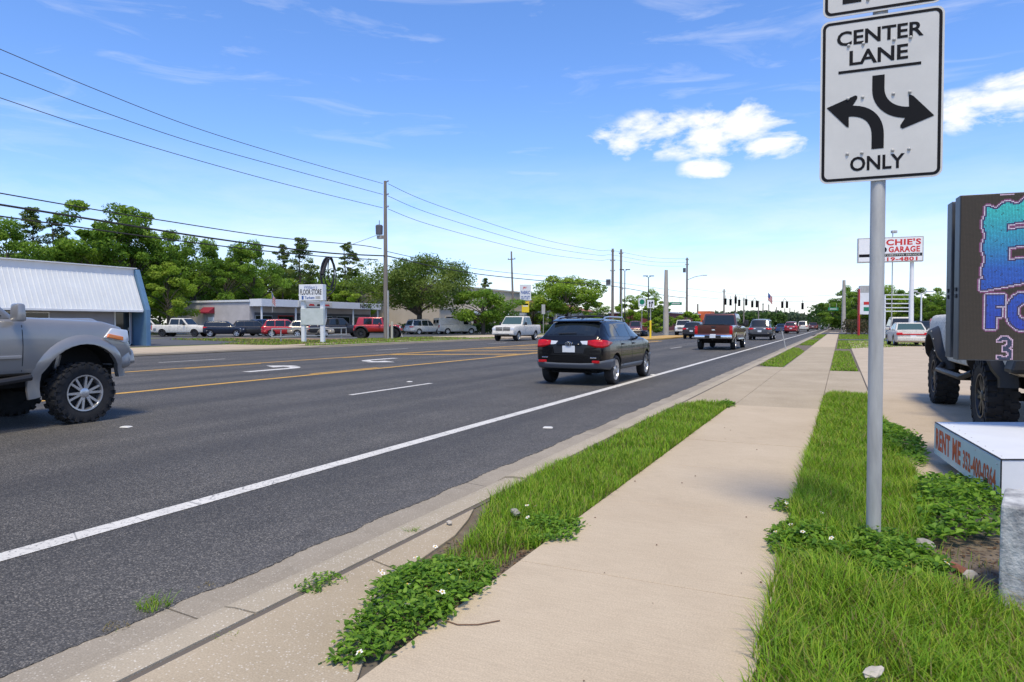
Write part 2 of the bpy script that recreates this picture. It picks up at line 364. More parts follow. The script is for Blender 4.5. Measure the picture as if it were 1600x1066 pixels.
# --- painted markings: pieces of the road
def mark(mb, name, m='paint_white'): return mb.build(name, m, road)
e_ = MB()
for k in range(60):
    y0 = -12 + k * 6.0; e_.quad((XEDGE - .085, y0, .004), (XEDGE + .085, y0, .004), (XEDGE + .085, y0 + 5.997, .004), (XEDGE - .085, y0 + 5.997, .004))
mark(e_, 'edge_line')
dm = MB(); dm.quad((-.06, 0, .004), (.06, 0, .004), (.06, 3.05, .004), (-.06, 3.05, .004)); dme = dm.mesh('lane_dash'); dme.materials.append(MATS['paint_white'])
for k in range(-1, 14): obj('lane_dash', dme, None, road, (XDASH, 11.05 + 14.5 * k, 0))
for k in range(0, 12): obj('lane_dash', dme, None, road, (XFD, 4.0 + 13.2 * k, 0))
for X, s in ((XYN, 1), (XYF, -1)):
    m = MB(); m.quad((X - .10, -30, .004), (X + .10, -30, .004), (X + .10, 57, .004), (X - .10, 57, .004)); mark(m, 'centre_line', 'paint_yellow')
    for k in range(5):
        y0 = 15.2 + 12.2 * k - 12.2; m = MB(); X2 = X - s * .28
        m.quad((X2 - .07, y0, .004), (X2 + .07, y0, .004), (X2 + .07, y0 + 3.2, .004), (X2 - .07, y0 + 3.2, .004))
        if y0 < 27: mark(m, 'centre_dash', 'paint_yellow')
# hatched island ahead of the median
m = MB(); m.quad((XYN - .22, 27, .004), (XYN - .36, 27, .004), (XYN - .36, 57, .004), (XYN - .22, 57, .004)); mark(m, 'centre_line', 'paint_yellow')
m = MB(); m.quad((XYF + .22, 23, .004), (XYF + .36, 23, .004), (XYF + .36, 57, .004), (XYF + .22, 57, .004)); mark(m, 'centre_line', 'paint_yellow')
for k in range(7):
    y0 = 24.5 + k * 4.6; m = MB()
    m.quad((XYF + .36, y0 + 1.6, .0045), (XYF + .36, y0 + 2.3, .0045), (XYN - .36, y0 + 5.3, .0045), (XYN - .36, y0 + 4.6, .0045)); mark(m, 'hatch_stripe', 'paint_yellow')
def turn_arrow(x, y, rz, sgn=-1):
    pts_in, pts_out = [], []
    for k in range(9):
        a = math.pi / 2 * k / 8; cx, cy, ri, ro = sgn * 1.0, 1.0, 0.80, 1.22
        pts_out.append((cx - sgn * ro * math.cos(a), cy + ro * math.sin(a))); pts_in.append((cx - sgn * ri * math.cos(a), cy + ri * math.sin(a)))
    poly = [(-sgn * .21, -1.1)] + pts_out + [(sgn * 1.05, 2.72), (sgn * 2.15, 2.0), (sgn * 1.05, 1.28)] + pts_in[::-1] + [(sgn * .21, -1.1)]
    cs, sn = math.cos(rz), math.sin(rz)
    m = MB(); m.poly([(x + .82 * (a * cs - b_ * sn), y + .82 * (a * sn + b_ * cs), .004) for a, b_ in poly]); return mark(m, 'turn_arrow')
turn_arrow(-16.1, 15.9, 0); turn_arrow(-16.9, 22.9, math.pi)
for px, py in ((197, 668), (856, 669), (1020, 586), (640, 597)):
    p = G(px, py); m = MB(); m.box((p.x, p.y, .011), (.14, .11, .014), .3, .7); m.build('road_reflector' if py != 668 else 'road_reflector', 'sign_white', road, bevel=.003)
# ragged lip of asphalt lapping the gutter pan
rl = MB(); r_ = np.random.default_rng(9); ny_ = 1400; yv_ = np.linspace(-2, 40, ny_); ov = .012 + .016 * r_.uniform(0, 1, ny_) + .014 * np.sin(yv_ * 2.1 + np.sin(yv_ * 5) * 2)
vs_ = []
for y_, o_v in zip(yv_, ov): vs_ += [(XA - .16, y_, .003), (XA - .05, y_, .014), (XA + max(o_v, 0), y_, .016), (XA + max(o_v, 0) + .006, y_, -.01)]
rl.add(vs_, [(4 * i + k, 4 * i + k + 1, 4 * i + k + 5, 4 * i + k + 4) for i in range(ny_ - 1) for k in range(3)])
rl.build('asphalt_lip', 'asphalt', road)
# --- gutter and curb, in poured lengths
gp = MB(); L = 3.04
for k in range(1): gp.add([(XA - .03, 0, -.06), (XFLOW, 0, -.06), (XFLOW, 0, -.006), (XA, 0, .012), (XA - .03, 0, .0), (XA - .03, L - .012, -.06), (XFLOW, L - .012, -.06), (XFLOW, L - .012, -.006), (XA, L - .012, .012), (XA - .03, L - .012, .0)], [(0, 1, 6, 5), (1, 2, 7, 6), (2, 3, 8, 7), (3, 4, 9, 8), (4, 0, 5, 9), (4, 3, 2, 1, 0), (5, 6, 7, 8, 9)])
gme = gp.mesh('gutter_length'); gme.materials.append(MATS['gutter_concrete'])
def curb_mesh(h, x0=XFLOW, x1=XCB):
    pr = [(x0 - .001, -.06), (x1, -.06), (x1, h), (x0 + .19, h), (x0 + .12, h * .93), (x0 + .05, h * .55), (x0 - .001, -.004)]; n = len(pr)
    me = MB().loft([[(a, 0.0, c) for a, c in pr], [(a, L - .014, c) for a, c in pr]]).mesh('curb_length', smooth=40); me.materials.append(MATS['curb_concrete']); return me
cme, cml = curb_mesh(.115), curb_mesh(.100)
gut = struct('gutter', MB().box(((XA + XFLOW) / 2, 300, -.09), (.34, 660, .05)), 'joint')
cur = struct('curb', MB().box(((XFLOW + XCB) / 2, 300, -.09), (.3, 660, .05)), 'joint')
for k in range(-1, 30):
    y0 = 2.33 - L + k * L - L * 1
    obj('gutter_length', gme, None, gut, (0, y0, 0)); obj('curb_length', cme if 4.4 < y0 < 9 or y0 > 24 else cml, None, cur, (0, y0, 0))
far = MB(); far.box((XA - .0 + .15, 560, -.02), (.30, 920, .06)); far.box(((XFLOW + XCB) / 2, 560, .03), (.31, 920, .17)); far.build('far_length', 'curb_concrete', cur)
# soil packed in the joint behind the curb
struct('joint_soil', MB().box((XCB + .01, 40, .074), (.035, 90, .03)), 'joint')
# --- far side gutter, curb, walk
fc = MB(); fc.box((XFC - .15, 400, -.02), (.34, 900, .064)); struct('far_gutter', fc, 'gutter_concrete')
fc = MB(); fc.box((XFC - .39, 400, .03), (.15, 900, .20)); struct('far_curb', fc, 'curb_concrete', bevel=.02)
fw = struct('far_sidewalk', MB().box((-31.2, 300, .05), (1.5, 700, .08)), 'joint')
sm = MB().box((0, 0, 0), (1.54, 2.98, .04)).mesh('slab'); sm.materials.append(MATS['lot_concrete'])
for k in range(40): obj('slab', sm, None, fw, (-31.2, -20 + 3 * k, .092))
struct('far_driveway', MB().box((-32.0, 21.5, .062), (7.6, 21, .08)), 'lot_concrete')
struct('far_driveway', MB().box((-33.4, 66, .062), (10.4, 16, .08)), 'lot_concrete')
struct('parking_lot', MB().box((-47, 20.0, .055), (19, 47, .08)), 'lot_asphalt')
struct('parking_lot', MB().box((-57, 70.0, .050), (34, 52, .08)), 'lot_asphalt')
struct('parking_lot', MB().box((-60, 145.0, .050), (52, 90, .08)), 'lot_asphalt')
struct('cross_street', sheet(-200, XFC - .5, 96, 112, .13), 'lot_asphalt')
struct('cross_street', sheet(XCB + .1, 200, 98, 112, .13), 'lot_asphalt')
struct('mulch_strip', sheet(-52, -38.2, 43.0, 47.6, .13, 30, 10, .03), pmat('mulch', (0.16, 0.09, 0.05), 0.95, col2=(0.30, 0.21, 0.12), vscale=3, bump=.8, bscale=12))
# --- near sidewalk: every slab a piece
walk = struct('sidewalk', sheet(XSL - .02, XSR + .01, -3, 240, .0840), 'joint')
random.seed(3)
ys = [-2.6]
while ys[-1] < 11.7: ys.append(ys[-1] + 1.52)
ys[-1] = 11.75
def slab(x0, x1, y0, y1, zt, m, parent, name='slab', dz=0.0):
    mb = MB(); g = .0032
    mb.box(((x0 + x1) / 2, (y0 + y1) / 2, zt - .03), (x1 - x0 - 2 * g, y1 - y0 - 2 * g, .06)); return mb.build(name, m, parent, bevel=.004, seg=2)
for a, c in zip(ys[:-1], ys[1:]): slab(XSL, XSR, a, c, .108 + random.uniform(-.002, .002), 'walk_concrete', walk)
y = 11.75; k = 0
while y < 120:
    n_ = y + (1.6 if y < 24 else 2.4); slab(XSL + .05, XSR, y, n_, .101 + random.uniform(-.002, .002), 'old_concrete' if y < 42 else 'walk_concrete', walk); y = n_
# --- driveway aprons
ap = struct('driveway_apron', MB().poly([(XCB + .02, -3, .084), (XSL, -3, .084), (XSL, 2.14, .084), (XCB + .02, 3.9, .084)]), 'joint')
def apiece(pts, m='old_concrete', par=ap, z=.1):
    return MB().slab([(a, c, z - .03) for a, c in pts], (0, 0, .03)).build('slab', m, par, bevel=.004)
apiece([(XCB + .045, -3), (XSL - .01, -3), (XSL - .01, 2.05), (XSL - .12, 2.25), (XCB + .32, 3.05), (XCB + .045, 3.14)])
apiece([(XCB + .045, 3.155), (XCB + .31, 3.07), (XCB + .24, 3.75), (XCB + .14, 4.1), (XCB + .045, 4.35)])
ap2 = struct('driveway_apron', MB().poly([(XCB + .02, 11.6, .084), (XSL + .1, 11.6, .084), (XSL + .1, 23.2, .084), (XCB + .02, 23.2, .084)]), 'joint')
yy = [12.1, 14.2, 16.6, 19.2, 21.2, 22.8]
for a, c in zip(yy[:-1], yy[1:]): slab(XCB + .03, XSL + .048, a, c, .100, 'old_concrete', ap2)
apiece([(XCB + .03, 11.3), (XCB + .30, 11.85), (XSL + .03, 11.85), (XSL + .03, 12.09), (XCB + .03, 12.09)], par=ap2)
apr = struct('lot_entrance', MB().poly([(XSR - .02, 14.2, .085), (0.52, 14.2, .085), (.52, 22.0, .085), (XSR - .02, 22.0, .085)]), 'joint')
for a, c in ((14.3, 17.8), (17.8, 21.6)): slab(XSR + .004, .50, a, c, .1005, 'old_concrete', apr)
# --- the concrete forecourt on the right
lot = struct('forecourt', sheet(XLOT, 40, 5.2, 60, .084), 'joint')
xs = [XLOT, 3.9, 7.6, 11.4, 15.2, 19.0, 24, 32]; yl = [5.6, 9.9, 14.4, 19.0, 23.6, 28.2, 33, 38, 44, 52, 60]
for i in range(len(xs) - 1):
    for j in range(len(yl) - 1): slab(xs[i] + (.02 if i == 0 else 0), xs[i + 1], yl[j], yl[j + 1], .1035, 'lot_concrete', lot)
struct('side_street', sheet(0.0, 60, 62.0, 66.0, .10), 'lot_asphalt')
# ------------------------------------------------------------------ grass
pmat('grass', (1, 1, 1), 0.55, attr='tint', transl=0.4, spec=0.25); pmat('leaf', (1, 1, 1), 0.5, attr='tint', transl=0.48, spec=0.25)
def blades(poly, dens, hmin, hmax, wid, z=.085, seed=1, edge=None, lean=0.5, tint=1.0, dry=0.08, clump=1.0):
    r = np.random.default_rng(seed); poly = np.array(poly); lo, hi = poly.min(0), poly.max(0)
    n = int(dens * (hi[0] - lo[0]) * (hi[1] - lo[1])); P = r.uniform(lo, hi, (n, 2)); P = P[inpoly(P, poly)]
    # tufts: density follows a soft pattern
    q = np.sin(P[:, 0] * 7.1 + np.sin(P[:, 1] * 3.3) * 2) * np.sin(P[:, 1] * 5.7 + np.sin(P[:, 0] * 4.9) * 2)
    P = P[r.uniform(0, 1, len(P)) < 0.72 + .28 * clump * q]; n = len(P)
    q = np.sin(P[:, 0] * 5.1 + np.sin(P[:, 1] * 2.3) * 2) * np.sin(P[:, 1] * 3.7 + np.sin(P[:, 0] * 3.9) * 2)
    h = r.uniform(hmin, hmax, n) * (1 + .28 * q); a = r.uniform(0, 2 * np.pi, n); ln = r.uniform(.1, lean, n) * h * 1.6
    if edge is not None: h *= edge(P, r)
    dx, dy = np.cos(a), np.sin(a); wv = wid * r.uniform(.7, 1.3, n); px_, py_ = -dy * wv, dx * wv
    V = np.zeros((n, 7, 3)); 
    for i, (f, wf) in enumerate(((0, 1), (.4, .9), (.75, .6))):
        cx = P[:, 0] + dx * ln * f ** 2; cy = P[:, 1] + dy * ln * f ** 2; cz = z + h * (f - .18 * f ** 3)
        V[:, 2 * i] = np.stack([cx - px_ * wf, cy - py_ * wf, cz], 1); V[:, 2 * i + 1] = np.stack([cx + px_ * wf, cy + py_ * wf, cz], 1)
    V[:, 6] = np.stack([P[:, 0] + dx * ln, P[:, 1] + dy * ln, z + h * .84], 1)
    T = np.array([(0, 1, 3), (0, 3, 2), (2, 3, 5), (2, 5, 4), (4, 5, 6)]); Fc = (T[None] + (np.arange(n) * 7)[:, None, None]).reshape(-1, 3)
    base = np.array([[.19, .36, .018], [.26, .43, .022], [.15, .30, .018], [.33, .41, .045]])[r.integers(0, 4, n)] * r.uniform(.75, 1.2, (n, 1)) * tint
    d = r.uniform(0, 1, n) < dry; base[d] = np.array([.33, .26, .11]) * r.uniform(.6, 1.1, (d.sum(), 1))
    C = np.repeat(base[:, None], 7, 1)
    return V.reshape(-1, 3), Fc, C.reshape(-1, 3)
def grass_obj(name, label, parts):
    Vs, Fs, Cs, o = [], [], [], 0
    for V, Fc, C in parts: Vs.append(V); Fs.append(Fc + o); Cs.append(C); o += len(V)
    me = fastmesh(name, np.concatenate(Vs), np.concatenate(Fs), 3, np.concatenate(Cs)); ob = obj(name, me, 'grass')
    return tag(ob, label, 'grass', kind='stuff')
gA = [(XCB + .06, 4.6), (XCB + .34, 3.85), (XSL - .35, 3.45), (XSL - .0, 3.75), (XSL + .012, 11.2), (XSL - .1, 11.7), (XCB + .35, 11.8), (XCB + .10, 11.0), (XCB + .05, 8)]
gA0 = [(XCB + .40, 3.3), (XSL - .02, 2.5), (XSL - .05, 3.6), (XCB + .3, 4.3)]
grass_obj('verge_grass', 'lush green grass strip between the near curb and the pale sidewalk', [
    blades([p if p[1] < 6.6 else (p[0], 6.6) for p in gA], 9500, .05, .13, .0026, seed=1), blades([(XCB + .05, 6.6), (XSL + .01, 6.6), (XSL + .01, 11.2), (XSL - .1, 11.7), (XCB + .35, 11.8), (XCB + .1, 11.0)], 5200, .06, .13, .0038, seed=2),
    blades(gA0, 4200, .03, .10, .0024, seed=5, dry=.35)])
gB1 = [(XSR - .02, .8), (1.6, .8), (1.6, 3.2), (.95, 3.75), (.42, 4.1), (.0, 4.5), (XSR - .03, 4.6)]
gB2 = [(XSR - .02, 4.6), (.1, 4.5), (.42, 4.75), (.62, 5.6), (.60, 7.6), (XSR - .02, 7.6)]
gB3 = [(XSR - .015, 7.6), (.58, 7.6), (.52, 11.4), (.46, 14.2), (XSR + .10, 14.2), (XSR + .02, 13.4)]
grass_obj('roadside_grass', 'tall bright green grass around the foot of the grey sign post', [
    blades(gB1, 11000, .07, .17, .0024, seed=11, lean=.7, dry=.10), blades(gB2, 9000, .08, .17, .0027, seed=12), blades(gB3, 5600, .07, .15, .0040, seed=13),
    blades([(.42, 4.0), (.95, 3.75), (1.1, 4.6), (.5, 4.8)], 900, .03, .09, .0022, seed=14, dry=.65), blades([(.7, 3.0), (1.3, 3.0), (1.3, 3.9), (.8, 3.7)], 900, .1, .3, .003, seed=15, dry=.95, lean=.9)])
blk = []
for pl, s in (([(XCB + .08, 23.6), (XSL + .0, 22.6), (XSL + .05, 36), (XCB + .3, 41), (XCB + .08, 41)], 21), ([(XSR + .03, 21.8), (.45, 21.8), (.40, 37), (XSR + .03, 37)], 22), ([(XCB + .1, 47), (XSL, 47), (XSL, 63), (XCB + .1, 63)], 23), ([(XCB + .1, 69), (XSL, 69), (XSL, 92), (XCB + .1, 92)], 24), ([(XSR + .1, 41), (.4, 41), (3.5, 46.5), (9, 61.5), (XSR + .1, 61.5)], 25), ([(XSR + .1, 67), (12, 67), (12, 95), (XSR + .1, 95)], 26)):
    blk.append(blades(pl, 900 if s < 23 else (420 if s < 25 else 110), .04, .10, .010 if s < 23 else .02, seed=s, tint=1.05, dry=.22, z=.08))
grass_obj('mown_grass', 'short yellowish green grass patches along the farther sidewalk', blk)
flg = [blades([(XFC - .6, 33), (-30.4, 33), (-30.4, 58), (XFC - .6, 58)], 160, .06, .16, .022, seed=31, dry=.3), blades([(-38, 33), (-32, 33), (-32, 57), (-38, 57)], 130, .06, .16, .022, seed=32, dry=.5), blades([(-52, 40.0), (-38, 36.5), (-38, 43), (-52, 44)], 60, .06, .18, .03, seed=33, dry=.5)]
grass_obj('far_verge_grass', 'patchy grass strip beyond the far curb in front of the parked cars', flg)
# ------------------------------------------------------------------ weeds with small white flowers
def leaves(C, nrm_up, size, r, cols):
    n = len(C); a = r.uniform(0, 2 * np.pi, n); el = r.uniform(-.5, .75, n)
    d = np.stack([np.cos(a) * np.cos(el), np.sin(a) * np.cos(el), np.sin(el)], 1); sd = np.stack([-np.sin(a), np.cos(a), r.uniform(-.4, .4, n)], 1)
    nn = np.cross(d, sd); s_ = size * r.uniform(.4, 1.4, n)[:, None]
    V = np.zeros((n, 6, 3)); V[:, 0] = C; V[:, 1] = C + d * s_ * .42 - sd * s_ * .23 + nn * s_ * .10; V[:, 2] = C + d * s_ * .42 + sd * s_ * .23 + nn * s_ * .10
    V[:, 3] = C + d * s_ * 1.0 - nn * s_ * .12; V[:, 4] = C + d * s_ * .75 - sd * s_ * .18; V[:, 5] = C + d * s_ * .75 + sd * s_ * .18
    T = np.array([(0, 3, 1), (0, 2, 3), (1, 3, 4), (2, 5, 3)]); Fc = (T[None] + (np.arange(n) * 6)[:, None, None]).reshape(-1, 3)
    return V.reshape(-1, 3), Fc, np.repeat(cols, 6, 0)
fl = MB()
for k in range(5):
    a = 2 * math.pi * k / 5; c_, s_ = math.cos(a), math.sin(a)
    fl.add([(0, 0, 0), (c_ * .011 - s_ * .006, s_ * .011 + c_ * .006, .002), (c_ * .017, s_ * .017, .001), (c_ * .011 + s_ * .006, s_ * .011 - c_ * .006, .002)], [(0, 3, 2, 1)])
flme = fl.mesh('flower'); flme.materials.append(pmat('petal', (0.80, 0.78, 0.70), 0.6))
ce = MB().lathe([(.0001, .004), (.0035, .005), (.005, .003), (.005, .001)], n=8).mesh('flower_centre'); ce.materials.append(pmat('pollen', (0.60, 0.36, 0.03), 0.7))
def weed(name, label, poly, n, hmax, size, nflow, seed, stems=40, fl_s=1.0):
    r = np.random.default_rng(seed); poly = np.array(poly); lo, hi = poly.min(0), poly.max(0); c0 = poly.mean(0)
    P = r.uniform(lo, hi, (n * 3, 2)); P = P[inpoly(P, poly)][:n]; n = len(P); P = P + r.normal(0, 1, (n, 2)) * .035 * (r.uniform(0, 1, (n, 1)) < .3)
    q = .55 + .45 * np.sin(P[:, 0] * 13 + np.sin(P[:, 1] * 9) * 2) * np.sin(P[:, 1] * 11 + np.sin(P[:, 0] * 8))
    ct = np.array([poly.mean(0)]); dist = np.linalg.norm(P - ct, axis=1) / (np.abs(poly - ct).max()); hl = hmax * (q * .7 + .3) * np.clip(1.15 - dist * .75, .2, 1)
    z = .09 + hl * r.uniform(.25, 1, n) ** .6
    cols = np.array([[.13, .27, .026], [.18, .34, .03], [.24, .40, .05], [.09, .20, .024]])[r.integers(0, 4, n)] * r.uniform(.8, 1.2, (n, 1))
    t = thing(name, label, 'weed', (c0[0], c0[1], .085), group='flowering weeds by the sidewalk')
    V, Fc, C = leaves(np.column_stack([P - c0, z - .085]), None, size, r, cols)
    f = obj('foliage', fastmesh('foliage', V, Fc, 3, C), 'leaf', t); f['kind'] = 'stuff'
    sm_ = MB()
    for i in r.integers(0, n, stems):
        p = P[i] - c0; b0 = p * .82; sm_.tube([(b0[0], b0[1], 0), ((b0[0] + p[0]) / 2, (b0[1] + p[1]) / 2, (z[i] - .085) * .6), (p[0], p[1], z[i] - .085)], [.002, .0017, .001], 4, False)
    sm_.build('stem', pmat('weed_stem', (0.10, 0.13, 0.04), 0.7), t)['kind'] = 'stuff'
    for i in r.integers(0, n, nflow):
        p = P[i] - c0; o = obj('flower', flme, None, t, (p[0] * 1.04, p[1] * 1.04, z[i] - .085 + r.uniform(.01, .06))); o.rotation_euler = (r.uniform(-.7, .5), r.uniform(-.5, .5), r.uniform(0, 6)); o.scale = (fl_s,) * 3
        obj('flower_centre', ce, None, o)
    return t
weed('weed_clump', 'leafy creeping weed with white flowers at the near end of the grass strip', [(-1.80, 2.08), (-1.66, 2.20), (-1.60, 2.62), (-1.62, 3.15), (-1.75, 3.35), (-2.02, 3.28), (-2.16, 2.95), (-2.02, 2.65), (-1.92, 2.35)], 4200, .12, .034, 11, 1)
weed('weed_clump', 'dense leafy weed surrounding the base of the grey sign post', [(-.36, 4.25), (-.1, 4.05), (.25, 4.0), (.5, 4.1), (.55, 4.5), (.3, 4.85), (-.1, 5.0), (-.38, 4.75)], 5200, .17, .040, 14, 2, 60)
weed('weed_clump', 'tall dark leafy weed growing beside the white trailer corner', [(.45, 4.75), (.85, 5.0), (1.05, 5.6), (1.1, 6.6), (.75, 6.9), (.55, 6.2), (.5, 5.4)], 2300, .24, .055, 3, 3, 70)
weed('weed_clump', 'small green weed poking over the right sidewalk edge', [(-.42, 5.25), (-.25, 5.15), (-.18, 5.5), (-.32, 5.62)], 500, .09, .034, 3, 4, 10)
weed('weed_clump', 'tiny weed sprouting in the gap behind the curb', [(-2.50, 2.62), (-2.36, 2.60), (-2.36, 2.86), (-2.48, 2.90)], 260, .05, .022, 0, 5, 6)
weed('weed_clump', 'small leafy tuft at the far tip of the grass strip', [(-1.75, 11.3), (-1.6, 11.3), (-1.58, 11.75), (-1.8, 11.8)], 500, .12, .05, 0, 6, 6)
weed('weed_clump', 'low leafy weed at the forecourt edge right of the post', [(.45, 8.0), (.72, 7.4), (.8, 8.6), (.66, 10.2), (.5, 10.4)], 1800, .16, .055, 2, 7, 20)
weed('weed_clump', 'dark leafy weed bulging over the sidewalk edge midway along the strip', [(-1.72, 3.72), (-1.5, 3.9), (-1.52, 4.25), (-1.75, 4.5), (-2.0, 4.2)], 1300, .10, .035, 5, 8, 20)
def litter(label, poly, n, size, seed, z=.09):
    r = np.random.default_rng(seed); poly = np.array(poly); lo, hi = poly.min(0), poly.max(0); P = r.uniform(lo, hi, (n * 3, 2)); P = P[inpoly(P, poly)][:n]; n = len(P)
    cols = np.array([[.20, .10, .055], [.28, .17, .09], [.36, .27, .16], [.13, .075, .045]])[r.integers(0, 4, n)] * r.uniform(.7, 1.2, (n, 1))
    V, Fc, C = leaves(np.column_stack([P, np.full(n, z) + r.uniform(0, .012, n)]), None, size, r, cols); V[:, 2] = z + (V[:, 2] - z) * .35
    return tag(obj('leaf_litter', fastmesh('leaf_litter', V, Fc, 3, C), 'leaf'), label, 'leaf litter', kind='stuff')
litter('brown dead leaves and chips on the bare dirt by the concrete block', [(.4, 3.9), (.95, 3.7), (1.5, 4.6), (1.4, 5.6), (.8, 5.0), (.5, 4.8)], 900, .030, 51)
litter('dry straw and dead leaves at the bare end of the grass strip', [(XCB + .3, 3.2), (XSL - .02, 2.6), (XSL - .01, 4.0), (XSL - .3, 3.7), (XCB + .25, 4.2)], 800, .028, 52)
litter('thin line of dead leaves along the grass strip beside the sidewalk', [(XSL - .10, 4.0), (XSL + .012, 4.0), (XSL + .012, 11.5), (XSL - .10, 11.5)], 900, .022, 53, .098)
def tuft(name, label, x, y, n, h, sd, z, rad=.06, dry=.1):
    V, Fc, C = blades([(-rad, -rad), (rad, -rad), (rad, rad), (-rad, rad)], n / (4 * rad * rad), h * .5, h, .0022, z=0, seed=sd, lean=.9, dry=dry)
    o = obj(name, fastmesh(name, V, Fc, 3, C), 'grass', None, (x, y, z)); return tag(o, label, 'grass tuft', 'grass tufts in the gutter')
p = G(240, 953); tuft('grass_tuft', 'green grass tuft growing where the gutter meets the asphalt', p.x, p.y, 150, .09, 41, .0, .07)
p = G(355, 1000, .08); tuft('grass_tuft', 'small grass tuft in the curb joint near the bottom edge', p.x, p.y, 60, .05, 42, .07, .04)
p = G(178, 985); tuft('grass_tuft', 'dry brown grass tuft lying at the asphalt edge', p.x, p.y, 60, .04, 43, .0, .06, .9)
p = G(322, 920); tuft('grass_tuft', 'brown dead leaf litter on the asphalt edge', p.x, p.y, 70, .03, 44, .0, .05, 1.0)
p = G(645, 832, .09); tuft('grass_tuft', 'thin grass tuft on the curb joint by the weeds', p.x, p.y, 50, .06, 45, .08, .04)
# stray vine, stones, litter
v = MB(); v.tube([(-1.62, 2.62, .112), (-1.52, 2.60, .113), (-1.44, 2.64, .113), (-1.37, 2.72, .113)], .003, 5); tag(v.build('dry_stem', pmat('twig', (.17, .10, .06), .9)), 'thin dry runner lying on the sidewalk from the near weed', 'twig')
def stone(label, px, py, s, m, z=.09, sd=0, name='stone', cat='stone'):
    r = random.Random(sd); bm = bmesh.new(); bmesh.ops.create_icosphere(bm, subdivisions=2, radius=1)
    for q in bm.verts: q.co = Vector((q.co.x * s[0], q.co.y * s[1], q.co.z * s[2])) * r.uniform(.78, 1.12)
    me = bpy.data.meshes.new(name); bm.to_mesh(me); bm.free(); g = G(px, py, z); o = obj(name, me, m, None, (g.x, g.y, z + s[2] * .55)); o.rotation_euler.z = r.uniform(0, 3); return tag(o, label, cat)
pmat('rock', (.30, .28, .24), .9, var=.3, vscale=20, bump=.5, bscale=40); pmat('pale_litter', (.46, .41, .33), .8, var=.15, vscale=30)
stone('grey mossy stone beside the sign post weeds', 1443, 858, (.06, .05, .04), 'rock', .1, 1); stone('pale broken shell lump on the dirt by the concrete block', 1515, 905, (.06, .035, .03), 'pale_litter', .1, 2)
stone('reddish wood chunk on the bare dirt', 1500, 892, (.09, .03, .02), pmat('redwood', (.22, .08, .045), .9, var=.3, vscale=25), .1, 3); stone('small white stone near the far end of the dirt patch', 1448, 897, (.03, .025, .02), 'pale_litter', .1, 4)
stone('crumpled beige paper in the grass at the bottom edge', 1365, 1052, (.06, .028, .010), 'pale_litter', .19, 5, 'paper_scrap', 'litter')
stone('small white paper scrap at the corner of the grass strip', 702, 818, (.03, .02, .012), 'pale_litter', .11, 6, 'paper_scrap', 'litter'); stone('flat grey stone half buried in the grass strip', 805, 803, (.06, .03, .025), 'rock', .15, 7)
random.seed(5)
for i in range(26):
    x, y = random.uniform(-1.6, -.3), random.uniform(2.3, 9.5); m = MB(); s_ = random.uniform(.003, .008)
    m.lathe([(.0001, 0), (s_, .001), (s_ * .7, s_ * .8), (.0001, s_)], (x, y, .1105), n=6); tag(m.build('seed_pod', 'twig'), 'tiny dark seed scattered on the pale sidewalk', 'seed', 'dark seeds scattered on the sidewalk')
